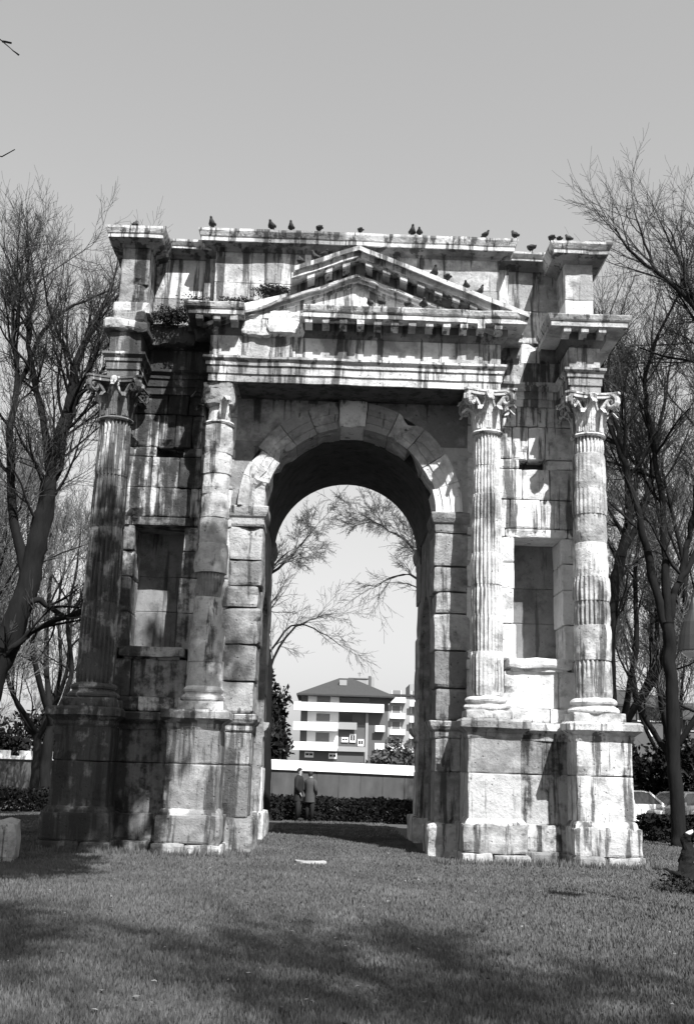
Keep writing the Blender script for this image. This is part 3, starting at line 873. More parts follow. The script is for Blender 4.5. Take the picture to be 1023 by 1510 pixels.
for sg in (-1, 1):
    def X(a, b_): return (a, b_) if sg > 0 else (-b_, -a)
    b_ = MB()
    for za, zb in ((10.75, 11.5), (11.5, 12.42)):
        a, q = X(3.05, 4.45); b_.block(a, q, 0, .6, za + .003, zb - .003, r=.012, jit=.012, res=.15)
    a, q = X(3.07, 3.32); b_.block(a, q, -.12, .3, 10.78, 12.42, r=.015, jit=.01, res=.15)
    oo = AB(b_, 'attic_recess')
    c = MB(); a, q = X(3.1, 4.4); c.sweep([(a, -.04), (q, -.04)], acor(12.42, 12.72, .36), jit=.012, seg=.12); c.box(a, q, -.02, 4.5, 12.43, 12.71)
    AB(c, 'attic_recess_cornice', parent=oo)
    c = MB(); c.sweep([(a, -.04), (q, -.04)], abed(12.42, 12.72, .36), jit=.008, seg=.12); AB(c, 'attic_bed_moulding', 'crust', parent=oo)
    b_ = MB()
    for za, zb in ((10.98, 11.42), (11.42, 12.26)):
        a, q = X(4.40, 4.99); b_.block(a, q, -.85, 1.2, za + .003, zb - .003, r=.015, jit=.012, res=.13)
    a, q = X(4.33, 5.07); b_.block(a, q, -.93, 1.2, 10.78, 10.99, r=.03, jit=.015, res=.12)
    a, q = X(4.4, 4.99); b_.box(a, q, 1.15, 4.6, 10.8, 12.26)
    oo = AB(b_, 'attic_block')
    path = [(4.40, 0), (4.40, -.85), (4.99, -.85), (4.99, 4.6)] if sg > 0 else [(-4.99, 4.6), (-4.99, -.85), (-4.40, -.85), (-4.40, 0)]
    c = MB(); c.sweep(path, acor(12.24, 12.60, .36), jit=.012, chip=.06, seg=.13); a, q = X(4.42, 4.97); c.box(a, q, -.83, 4.6, 12.25, 12.595)
    AB(c, 'attic_block_cornice', parent=oo)
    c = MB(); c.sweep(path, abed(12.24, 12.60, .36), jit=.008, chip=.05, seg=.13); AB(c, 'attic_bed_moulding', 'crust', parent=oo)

# ------------------------------------------------------------------ foliage tools
def leaf_cloud(pts, size, seed, mat, name, parent, clump=.0):
    rg_ = np.random.default_rng(seed); n_ = len(pts)
    P_ = np.empty((n_, 4, 3)); d1 = rg_.normal(size=(n_, 3)); d1 /= np.linalg.norm(d1, axis=1)[:, None]
    d2 = rg_.normal(size=(n_, 3)); d2 -= (d1 * d2).sum(1)[:, None] * d1; d2 /= np.linalg.norm(d2, axis=1)[:, None]
    s1 = size * (.5 + rg_.random(n_))[:, None]; s2 = s1 * .5
    P_[:, 0] = pts - d1 * s1; P_[:, 1] = pts + d2 * s2; P_[:, 2] = pts + d1 * s1; P_[:, 3] = pts - d2 * s2
    tone = np.array([.5 + .5 * noise.noise(V(tuple(p * (.8 / max(.05, size * 6))))) for p in pts])
    me_ = tri_mesh(name, P_, np.clip(tone + .2 * (rg_.random(n_) - .5), 0, 1), mat)
    o_ = bpy.data.objects.new(name, me_); COL.objects.link(o_)
    if parent: o_.parent = parent
    return o_
def blob_pts(n_, rad, seed, shell=.45, lump=.25, zc=0.0):
    rg_ = np.random.default_rng(seed); out = []
    while len(out) < n_:
        d = rg_.normal(size=3); d /= np.linalg.norm(d)
        k = 1 + lump * noise.noise(V((d[0] * 2.2 + seed, d[1] * 2.2, d[2] * 2.2))) * 1.6 + lump * .6 * noise.noise(V((d[0] * 6 + seed, d[1] * 6, d[2] * 6)))
        r1 = (shell + (1 - shell) * rg_.random() ** .6)
        out.append((d[0] * rad[0] * k * r1, d[1] * rad[1] * k * r1, zc + d[2] * rad[2] * k * r1))
    return np.array(out)

def hedge(name, label, loc, size, n_, seed, leafsize=.07, group=None, rz=0.0, mat='leaf'):
    root = empty(name, loc, label, 'hedge', group, rz)
    rg_ = np.random.default_rng(seed); L, D, H = size
    pts = []
    while len(pts) < n_:
        x, y, z = (rg_.random() - .5) * L, (rg_.random() - .5) * D, rg_.random() * H
        top = H * (.9 + .14 * noise.noise(V((x * .8 + seed, y, 0))) + .06 * noise.noise(V((x * 3 + seed, y * 3, 1))))
        if z > top: continue
        if abs(y) < D * .3 and z < top * .75 and rg_.random() < .85: continue
        pts.append((x, y + .1 * noise.noise(V((x * 2, z * 2, seed))), z))
    leaf_cloud(np.array(pts), leafsize, seed, M[mat], 'foliage', root)
    st = MB()
    k = max(3, int(L / .6))
    for i in range(k):
        x = (i + .5) / k * L - L / 2 + rg_.uniform(-.15, .15)
        for q in range(3):
            st.tube([(x, 0, -.1 + 0 * q), (x + rg_.uniform(-.2, .2), rg_.uniform(-.2, .2) * D, H * .4), (x + rg_.uniform(-.4, .4), rg_.uniform(-.35, .35) * D, H * .85)], [.03, .02, .008], 4)
    st.tube([(-L / 2 + .1, 0, -.08), (0, 0, -.1), (L / 2 - .1, 0, -.08)], [.05, .06, .05], 5)
    st.build('stem', M['bark'], root)
    return root

# ------------------------------------------------------------------ bare trees
def rot_off(d, ang, rg_):
    ax = d.cross(V((rg_.uniform(-1, 1), rg_.uniform(-1, 1), rg_.uniform(-1, 1))))
    if ax.length < 1e-4: ax = d.orthogonal()
    return Quaternion(ax.normalized(), ang) @ d
def grow(mt, mc, p, d, L, r, lvl, cfg, rg_):
    n_ = 4 if lvl >= 2 else 3
    pts = [p.copy()]; rad = [r]; tip = max(cfg['rmin'], r * .42)
    wig = cfg['wig']
    for i in range(n_):
        d = (d + V((rg_.uniform(-1, 1), rg_.uniform(-1, 1), rg_.uniform(-1, 1))) * wig + V((0, 0, cfg['up'] * (1 if lvl > 0 else cfg.get('tipup', 1))))).normalized()
        p = p + d * (L / n_)
        pts.append(p.copy()); rad.append(r + (tip - r) * (i + 1) / n_)
    (mt if r > cfg['split'] else mc).tube(pts, rad, 6 if r > .08 else (4 if r > .025 else 3), cap=False)
    if lvl <= 0: return
    k = cfg['kids'][min(lvl, len(cfg['kids']) - 1)]
    for j in range(k):
        t = .22 + .75 * (j + rg_.random()) / k
        q = t * n_; i = min(int(q), n_ - 1); pp = pts[i].lerp(pts[i + 1], q - i); dd = (pts[i + 1] - pts[i]).normalized()
        cdir = rot_off(dd, R(rg_.uniform(*cfg['ang'])), rg_)
        rr = (rad[i] + (rad[i + 1] - rad[i]) * (q - i)) * rg_.uniform(.45, .7)
        grow(mt, mc, pp, cdir, L * rg_.uniform(.42, .72) * (1.12 - .45 * t), max(cfg['rmin'], rr), lvl - 1, cfg, rg_)
    grow(mt, mc, p, d, L * .62, tip, lvl - 1, cfg, rg_)
def smooth_path(pts, k=4):
    P_ = [V(p) for p in pts]; out = []
    for i in range(len(P_) - 1):
        p0, p1, p2, p3 = P_[max(i - 1, 0)], P_[i], P_[i + 1], P_[min(i + 2, len(P_) - 1)]
        for j in range(k):
            t = j / k
            out.append(.5 * ((2 * p1) + (p2 - p0) * t + (2 * p0 - 5 * p1 + 4 * p2 - p3) * t * t + (3 * p1 - p0 - 3 * p2 + p3) * t ** 3))
    out.append(P_[-1]); return out
CFG = dict(rmin=.004, wig=.20, up=.05, split=.035, kids=[0, 5, 6, 6], ang=(22, 58))
def limb_tree(name, label, limbs, seed, cfg=None, group=None, cat='tree', base=None, mats=('bark', 'twig')):
    """tree built from given trunk and limb lines: (points, r0, r1, side branches, branch length, levels, first t)"""
    c = dict(CFG); c.update(cfg or {}); rg_ = random.Random(seed)
    base = base or limbs[0][0][0]
    root = empty(name, base, label, cat, group)
    mt, mc = MB(), MB()
    for lb in limbs:
        pts, r0, r1, nb_, bl, lv, t0 = lb
        sp_ = smooth_path(pts)
        for i in range(1, len(sp_)): sp_[i] = sp_[i] + V((rg_.uniform(-1, 1), rg_.uniform(-1, 1), rg_.uniform(-1, 1))) * .03
        n_ = len(sp_); rad = [r0 + (r1 - r0) * i / (n_ - 1) for i in range(n_)]
        if t0 == 0 and sp_[0].z < 1: rad[0] *= 1.45; rad[1] *= 1.1
        if r0 > .085:
            b0 = len(mt.v); sp2 = smooth_path(sp_, 3); n2 = len(sp2)
            mt.tube(sp2, [rad[min(int(i / 3), n_ - 1)] + (rad[min(int(i / 3) + 1, n_ - 1)] - rad[min(int(i / 3), n_ - 1)]) * ((i / 3) % 1) for i in range(n2)], 14)
            for vi in range(b0, len(mt.v)):
                p_ = mt.v[vi]; dd = nv((p_[0], p_[1], p_[2] * .45), 5.5) * (.16 * r0) + nv((p_[0], p_[1], p_[2] * .3), 15) * (.08 * r0)
                mt.v[vi] = (p_[0] + dd.x, p_[1] + dd.y, p_[2])
        else: mt.tube(sp_, rad, 7)
        for j in range(nb_):
            t = t0 + (1 - t0) * (j + rg_.random()) / nb_
            q = t * (n_ - 1); i = min(int(q), n_ - 2); p = sp_[i].lerp(sp_[i + 1], q - i); dd = (sp_[i + 1] - sp_[i]).normalized()
            grow(mt, mc, p, rot_off(dd, R(rg_.uniform(*c['ang'])), rg_), bl * rg_.uniform(.6, 1.2), max(.012, min(rad[i] * .55, .05)), lv, c, rg_)
        if nb_:
            dd = (sp_[-1] - sp_[-2]).normalized()
            grow(mt, mc, sp_[-1], dd, bl, r1, lv, c, rg_)
    for mbx in (mt, mc): mbx.v = [(p[0] - base[0], p[1] - base[1], p[2] - base[2]) for p in mbx.v]
    mt.build('trunk', M[mats[0]], root, smooth=True, normals=False)
    mc.build('crown', M[mats[1]], root, normals=False)
    return root
TREE_N = [0]
def bare_tree(name, label, loc, H, seed, spread=.5, cfg=None, group=None, fork=.3, r=None, mats=('bark', 'twig'), lv=3, nb=6, lean=(0, 0)):
    rg_ = random.Random(seed); r = r or H * .016
    zf = H * fork
    x, y, z = loc
    fx, fy = x + lean[0] * fork, y + lean[1] * fork
    limbs = [([(x, y, z - .2), (x + rg_.uniform(-.1, .1), y, z + zf * .5), (fx, fy, z + zf)], r, r * .8, 0, 0, 0, 0)]
    k = rg_.randint(4, 6); a0 = rg_.uniform(0, 6.28)
    for i in range(k):
        a = a0 + i * 6.283 / k + rg_.uniform(-.4, .4); sp_ = spread * rg_.uniform(.5, 1.1) * (.35 if i == 0 else 1)
        h2 = H * rg_.uniform(.62, .82)
        s = V((fx, fy, z + zf * rg_.uniform(.85, 1)))
        e_ = V((fx + lean[0] * .5 + math.cos(a) * sp_ * H * .42, fy + lean[1] * .5 + math.sin(a) * sp_ * H * .42, z + h2))
        m1 = s.lerp(e_, .35) + V((math.cos(a), math.sin(a), 0)) * H * .04 * spread * 2
        m2 = s.lerp(e_, .7) + V((rg_.uniform(-.2, .2), rg_.uniform(-.2, .2), 0))
        limbs.append(([tuple(s), tuple(m1), tuple(m2), tuple(e_)], r * .55, r * .16, nb, H * .17, lv, .2))
    return limb_tree(name, label, limbs, seed, cfg, group, base=loc, mats=mats)
def copy_tree(o, loc, label, group=None, rz=0.0, sc=1.0):
    c = o.copy(); COL.objects.link(c); c.location = loc; c.rotation_euler = (0, 0, rz); c.scale = (sc,) * 3
    c['label'] = label
    if group: c['group'] = group
    for ch in list(o.children):
        d = ch.copy(); COL.objects.link(d); d.parent = c
        for g in list(ch.children):
            e_ = g.copy(); COL.objects.link(e_); e_.parent = d
    return c

#TREES
# ------------------------------------------------------------------ trees beside and behind the arch
Y = 7.0
limb_tree('bare_tree', 'tall bare tree with dark trunk forking into three limbs, right of the arch', [
    ([(8.83, Y, -.3), (8.83, Y, .2), (8.79, Y, 2.46), (8.77, Y, 4.23), (8.76, Y, 5.7)], .19, .16, 0, 0, 0, 0),
    ([(8.76, Y, 5.4), (8.39, Y, 6.96), (7.99, Y - .2, 8.56), (7.65, Y - .2, 10.0), (7.34, Y, 11.17), (7.09, Y, 12.57)], .125, .05, 9, 2.0, 3, .35),
    ([(8.77, Y, 5.6), (8.74, Y, 7.0), (8.73, Y, 7.92), (8.69, Y, 9.45), (8.52, Y + .2, 11.01), (8.44, Y + .3, 12.62), (8.74, Y, 14.0)], .12, .045, 10, 2.2, 3, .35),
    ([(8.79, Y, 5.6), (8.95, Y, 6.5), (9.15, Y, 6.99), (9.42, Y, 8.13), (9.68, Y, 9.48), (9.8, Y, 12)], .11, .05, 8, 2.2, 3, .35),
    ([(9.1, Y, 6.85), (9.52, Y, 7.57), (10.11, Y, 9.11), (10.6, Y, 11.5)], .09, .04, 6, 2.0, 3, .3)], 5, dict(up=.10))
limb_tree('bare_tree', 'dark bare tree whose trunk rises close behind the right outer column', [
    ([(8.3, 12, -.4), (8.38, 12, 3), (8.42, 12, 5.46), (8.57, 12, 7.18), (8.86, 12, 8.5)], .20, .17, 4, 2.0, 2, .5),
    ([(8.80, 12, 8.3), (9.19, 12, 10.06), (9.1, 12, 11.65), (8.76, 12, 13.02), (8.52, 12, 14.43)], .13, .05, 10, 2.6, 3, .3),
    ([(8.86, 12, 8.5), (9.56, 12, 9.85), (9.93, 12, 11.22), (10.4, 12, 13.5)], .11, .05, 8, 2.4, 3, .3),
    ([(8.6, 12, 7.2), (8.1, 12, 8.8), (7.9, 12.3, 11), (7.6, 12, 13.4)], .09, .04, 8, 2.4, 3, .3)], 6, dict(up=.12))
limb_tree('bare_tree', 'bare tree leaning in from the right edge with long limbs above the skyline', [
    ([(13.2, 5, -.3), (12.6, 5, 5), (11.2, 5, 10), (9.77, 5, 12.71)], .24, .11, 5, 2.6, 3, .6),
    ([(9.77, 5, 12.71), (9.16, 5, 14.0), (8.13, 5, 14.99), (7.41, 5, 15.6), (7.1, 5, 16.2)], .085, .02, 10, 1.3, 2, .1),
    ([(9.16, 5, 14.08), (8.79, 5, 15.41), (8.55, 5, 16.3)], .05, .018, 6, 1.1, 2, .1),
    ([(8.13, 5, 14.99), (7.8, 5, 16.1), (7.6, 5, 16.8)], .04, .015, 5, 1.3, 2, .1),
    ([(10.6, 5, 11.4), (10.3, 5, 13.2), (10.1, 5, 14.8)], .08, .025, 8, 2.0, 3, .2)], 7, dict(up=.08))
limb_tree('bare_tree', 'large dark leaning bare tree left of the arch with a drooping lower limb', [
    ([(-10.0, Y, -.4), (-9.55, Y, 1.8), (-9.15, Y, 3.67), (-8.61, Y, 5.49), (-8.33, Y, 7.34), (-8.08, Y, 9.25), (-7.82, Y, 11.02), (-7.71, Y, 12.42)], .46, .12, 20, 2.2, 3, .6),
    ([(-8.5, Y, 6.3), (-9.04, Y, 8.07), (-9.34, Y, 10.18), (-9.32, Y, 11.96), (-9.58, Y, 13.58)], .15, .05, 9, 2.2, 3, .3),
    ([(-8.7, Y, 5.3), (-8.2, Y - .2, 5.75), (-7.81, Y, 5.6), (-7.35, Y, 5.35), (-7.0, Y + .2, 5.5)], .09, .05, 5, 1.3, 2, .3),
    ([(-9.2, Y, 3.6), (-8.9, Y - .2, 4.15), (-8.52, Y - .3, 4.58), (-7.76, Y - .2, 5.15), (-7.16, Y, 5.44)], .10, .06, 4, 1.2, 2, .3),
    ([(-8.1, Y, 9.1), (-8.59, Y, 11.19), (-9.1, Y, 13.0), (-9.1, Y, 14.2), (-8.95, Y, 15.0)], .11, .03, 12, 1.9, 3, .25),
    ([(-7.9, Y, 10.6), (-7.5, Y, 11.9), (-7.1, Y, 13.06), (-6.9, Y, 13.9)], .09, .035, 8, 1.8, 3, .2),
    ([(-9.3, Y, 11.5), (-8.79, Y, 13.3), (-7.91, Y, 14.26), (-6.88, Y, 14.72)], .07, .02, 9, 1.5, 2, .1),
    ([(-9.5, Y, 12.9), (-9.5, Y, 14.4), (-9.31, Y, 15.2), (-9.36, Y, 15.9)], .06, .02, 8, 1.2, 2, .1)], 8, dict(up=.10))
limb_tree('bare_tree', 'bare tree seen through the left half of the archway with drooping branches', [
    ([(-2.28, 14, -.5), (-2.31, 14, 2.27), (-2.36, 14, 4.88), (-2.79, 14, 7.8), (-2.75, 14, 9.9), (-3.2, 14, 13)], .24, .07, 12, 1.9, 3, .45),
    ([(-2.37, 14, 4.44), (-1.8, 14, 5.79), (-1.04, 14, 6.37), (-.26, 14, 6.62)], .05, .012, 8, .9, 2, .1),
    ([(-2.37, 14, 5.1), (-1.6, 14, 6.2), (-.66, 14, 6.0), (.15, 14, 5.5)], .04, .010, 8, .9, 2, .1),
    ([(-2.78, 14, 7.57), (-1.91, 14, 8.29), (-1.4, 14, 8.9), (-1.1, 14, 9.3)], .06, .015, 8, 1.0, 3, .1)], 9, dict(up=-.01, rmin=.005), mats=('bark', 'twig_pale'))
limb_tree('bare_tree', 'bare tree reaching in behind the right side of the archway', [
    ([(3.83, 15, -.5), (3.6, 15, 4.62), (3.4, 15, 6.85), (3.3, 15, 10), (3.6, 15, 13)], .22, .06, 8, 1.9, 3, .4),
    ([(3.4, 15, 6.85), (2.6, 15, 8.1), (1.75, 15, 8.1), (1.2, 15, 7.7)], .06, .012, 9, 1.0, 2, .1),
    ([(3.4, 15, 7.2), (2.4, 15, 9.2), (1.6, 15, 9.7), (1.0, 15, 10.1)], .06, .012, 10, 1.1, 3, .1)], 10, dict(up=-.01, rmin=.005), mats=('bark', 'twig_pale'))
# near trees outside the frame: one only shows its branch tips at the upper left, and their shade falls on the arch and lawn; the evergreen is added for it
limb_tree('bare_tree', 'near bare tree whose twig tips poke in at the upper left edge of the photo', [
    ([(-6.4, -13.5, -.2), (-6.2, -13.6, 4), (-5.6, -13.6, 8.5)], .30, .22, 0, 0, 0, 0),
    ([(-5.6, -13.6, 8.3), (-4.6, -13, 11.5), (-3.2, -12.5, 14.5), (-2.2, -12.2, 17.5)], .15, .05, 16, 2.4, 3, .5),
    ([(-5.7, -13.6, 8.0), (-6.8, -13.4, 11.5), (-7.0, -13.0, 15), (-6.6, -12.8, 18)], .15, .05, 18, 2.6, 3, .2),
    ([(-5.6, -13.6, 8.4), (-5.0, -14.4, 12), (-4.2, -14.8, 15.5), (-3.4, -14.8, 18)], .14, .05, 18, 2.6, 3, .2),
    ([(-5.6, -13.6, 8.4), (-4.4, -13.8, 12.0), (-2.4, -13.8, 15.2), (-.8, -13.6, 18)], .14, .05, 16, 2.4, 3, .5),
    ([(-5.9, -13.6, 6.5), (-5.0, -13.8, 7.6), (-4.0, -14, 7.95), (-3.32, -14, 7.7)], .022, .004, 1, .10, 0, .9),
    ([(-6.0, -13.6, 5.4), (-5.0, -13.9, 6.4), (-4.0, -14, 6.6), (-3.16, -14, 6.65)], .022, .004, 0, .1, 0, .9)], 12, dict(up=.08, rmin=.010))
root = empty('evergreen_tree', (-5.8, -12.6, 0), 'dense evergreen tree standing outside the left edge, casting the shade on the left columns', 'tree')
SHADE = [((c_[0] + 2.9, c_[1], c_[2] + 1.35), r__, n__) for c_, r__, n__ in [((2.9, .2, 16.6), (1.75, 1.8, 3.1), 5200), ((2.0, .5, 13.9), (1.5, 1.5, 1.5), 2600), ((1.0, .3, 17.2), (1.6, 1.6, 3.0), 4200), ((2.6, -2.4, 14.0), (1.5, 1.3, 1.4), 2600), ((1.6, -3.6, 12.6), (1.3, 1.3, 1.2), 2200), ((2.9, -3.9, 13.4), (1.2, 1.3, 1.0), 1500), ((4.3, .0, 17.6), (1.3, 1.6, 2.4), 600), ((5.2, -.4, 19.0), (1.3, 1.3, 1.5), 700)]]  # added unseen crown, leaf blobs shaped to throw shade on the left side
leaf_cloud(np.concatenate([blob_pts(n_, rd_, 300 + i, .15, .35) + np.array(c_) for i, (c_, rd_, n_) in enumerate(SHADE)]), .17, 44, M['leaf'], 'crown', root)
t = MB(); t.tube([(0, 0, -.2), (.0, 0, 5), (-.1, .1, 10), (.5, .2, 14.5), (2.6, .2, 17), (4.6, .2, 19)], [.34, .28, .24, .17, .10, .03], 9)
for a_ in SHADE: t.tube([(.4, .1, 14), (.5 * (a_[0][0] + .9), a_[0][1] * .6, .5 * (a_[0][2] + 16)), a_[0]], [.12, .08, .02], 6)
t.build('trunk', M['bark'], root, smooth=True, normals=False)
TR_FG = limb_tree('bare_tree', 'bare park tree standing behind the viewer, shading the foreground lawn', [
    ([(2.5, -30, 0), (2.6, -30, 4), (2.5, -30, 7)], .3, .22, 0, 0, 0, 0),
    ([(2.5, -30, 6.8), (.6, -29, 11), (-1.6, -28.4, 15), (-3, -28, 18)], .16, .05, 24, 3.0, 3, .2),
    ([(2.5, -30, 6.8), (4.2, -29, 11), (6.0, -28.4, 15), (7, -28, 18)], .16, .05, 24, 3.0, 3, .2),
    ([(2.5, -30, 7), (2.6, -28.6, 11.5), (2.4, -27.6, 15.5), (2.2, -27, 19)], .16, .05, 24, 3.0, 3, .2)], 13, dict(up=.08, rmin=.013))

# generic background trees: three built, the rest copied
protos = []
PAL = ('bark', 'twig_pale')
protos.append(bare_tree('bare_tree', 'tallest bare background tree of the left edge clump', (-15.5, 20, 0), 15.5, 31, .62, dict(rmin=.008, up=.10), lv=3, nb=6, fork=.22, mats=PAL))
protos.append(bare_tree('bare_tree', 'slim bare tree behind the left outer column', (-11.6, 24, 0), 15.5, 32, .5, dict(rmin=.008, up=.12), lv=3, nb=6, fork=.2, mats=PAL))
protos.append(bare_tree('bare_tree', 'bare tree with upright twiggy crown behind the right corner of the arch', (10.6, 20, -.3), 15.5, 33, .55, dict(rmin=.008, up=.12), lv=3, nb=6, fork=.22, mats=PAL))
spots = [(1, -13.2, 15, .95, 'bare tree with many upright shoots left of the leaning tree'),
         (2, -19, 30, 1.05, 'bare tree at the far left edge behind the crenellated wall end'),
         (0, -14.4, 33, .95, 'bare tree between the leaning tree and the left column, well back'),
         (2, -9.5, 31, .62, 'low bare tree just left of the left pedestal, far back'),
         (1, -22, 44, .8, 'hazy bare tree on the far left horizon'),
         (0, -18.5, 52, .62, 'small hazy bare tree above the left river wall'),
         (1, 13.6, 16, 1.0, 'bare tree with dense twigs at the right edge'),
         (0, 14.8, 27, 1.0, 'bare tree rising behind the parked cars'),
         (2, 11.8, 34, .95, 'bare tree in front of the roofed house at the right'),
         (1, 18.5, 40, .9, 'hazy bare tree over the house roof at the right edge'),
         (0, 9.3, 29, .80, 'bare tree hard beside the right column, far back'),
         (1, -6.0, 44, .55, 'small bare tree beyond the river wall at the left of the archway view'),
         (2, 9.5, 60, .42, 'low bare tree in front of the far grey flats'),
         ]
for i, (k, x, y, sc, lb) in enumerate(spots):
    copy_tree(protos[k], (x, y, ground_z(x, y)), lb, None, rz=i * 1.3, sc=sc)

# evergreens and hedges
def evergreen(name, label, loc, rad, n_, seed, ls=.18, mat='leaf', trunk=True, group=None):
    root = empty(name, loc, label, 'tree' if rad[2] > 1.4 else 'shrub', group)
    pts = blob_pts(n_, rad, seed, zc=rad[2] * 1.08, lump=.34)
    leaf_cloud(pts, ls, seed, M[mat], 'crown', root)
    t = MB(); rg_ = random.Random(seed)
    t.tube([(0, 0, -.3), (.05, 0, rad[2] * .6), (0, .05, rad[2] * 1.5)], [.05 * rad[2], .035 * rad[2], .01], 7)
    for k in range(10):
        a = rg_.uniform(0, 6.28); z0 = rad[2] * rg_.uniform(.25, 1.3)
        t.tube([(0, 0, z0), (math.cos(a) * rad[0] * .35, math.sin(a) * rad[1] * .35, z0 + .12 * rad[2]), (math.cos(a) * rad[0] * .75, math.sin(a) * rad[1] * .75, z0 + .3 * rad[2])], [.02 * rad[2], .012 * rad[2], .004], 4)
    t.build('trunk', M['bark'], root)
    return root
evergreen('evergreen_tree', 'dark bushy evergreen tree at the left of the archway view, beside the flats', (-5.6, 62, -.5), (2.5, 2.5, 4.3), 9000, 51, .22)
evergreen('evergreen_shrub', 'grey loose evergreen shrub in front of the right corner of the flats', (5.0, 60, -.5), (2.6, 1.8, 1.9), 4200, 52, .17, 'shrubleaf')
for i, (x, y, rx, rz_, lb) in enumerate([(-22.5, 46, 3.4, 2.6, 'dark evergreen bush behind the left end of the river wall'), (-17.0, 45, 3.0, 2.4, 'dark evergreen bush between the merlons and the left pedestal'),
                                         (12.6, 29, 2.0, 1.75, 'dark evergreen bush just right of the right pedestal'), (16.4, 29, 2.4, 1.9, 'dark evergreen bush behind the right tree trunk'), (20.6, 31, 2.4, 1.8, 'dark evergreen bush at the right edge behind the cars')]):
    evergreen('evergreen_shrub', lb, (x, y, -.5), (rx, 1.5, rz_), 5000, 60 + i, .15)
hedge('hedge', 'low dark hedge running behind the two people, seen through the archway', (0, 18.6, -.3), (11, 4.0, .98), 17000, 71)
hedge('hedge', 'dark hedge in the shade left of the left pedestal', (-13, 19.5, -.3), (15, 2.6, .95), 14000, 72)
hedge('hedge', 'low dark hedge round the foot of the forked tree on the right', (11.6, 9.3, -.1), (6.0, 1.6, .78), 9000, 73)

# ------------------------------------------------------------------ river wall
wroot = empty('river_wall', (0, 38, -.4), 'long grey river wall with broad white coping, seen through the archway', 'wall')
mbw = MB(); z0 = -.4
def wz(x): return 1.62 - (x + 3.45) * .0155
nseg = 40
for i in range(nseg):
    x0, x1 = -30 + i * (46.8 / nseg), -30 + (i + 1) * (46.8 / nseg)
    a = wz((x0 + x1) / 2) - .12
    mbw.block(x0 + .004, x1 - .004, 38.06, 38.6, z0 - .2, a - z0 - .4, r=.02, jit=.015, res=.4, deep=False)
mbw.v = [(p[0], p[1] - 38, p[2] + .4) for p in mbw.v]
mbw.build('wall_body', M['wallstone'], wroot)
cp = MB()
for i in range(22):
    x0, x1 = -13.0 + i * (29.7 / 22), -13.0 + (i + 1) * (29.7 / 22)
    t0, t1 = wz(x0) - .11, wz(x1) - .11
    vs = [(x, y, z) for x, t in ((x0 + .006, t0), (x1 - .006, t1)) for y in (37.95, 38.7) for z in (t, t + .52)]
    cp.add(vs, [(0, 1, 3, 2), (4, 6, 7, 5), (0, 4, 5, 1), (2, 3, 7, 6), (0, 2, 6, 4), (1, 5, 7, 3)])
x0, x1 = -30, -14.7
cp.block(x0, x1, 37.95, 38.7, 1.62, 1.80, r=.02, jit=.01, res=.8)
cp.v = [(p[0], p[1] - 38, p[2] + .4) for p in cp.v]
cp.build('coping', M['white_stone'], wroot)
for a, b_ in ((-19.6, -17.15), (-16.55, -15.62), (-14.95, -14.72)):
    q = MB(); q.block(a, b_, 38.0, 38.6, 1.80, 2.08, r=.03, jit=.01, res=.3)
    q.v = [(p[0], p[1] - 38, p[2] + .4) for p in q.v]; q.build('merlon', M['white_stone'], wroot)

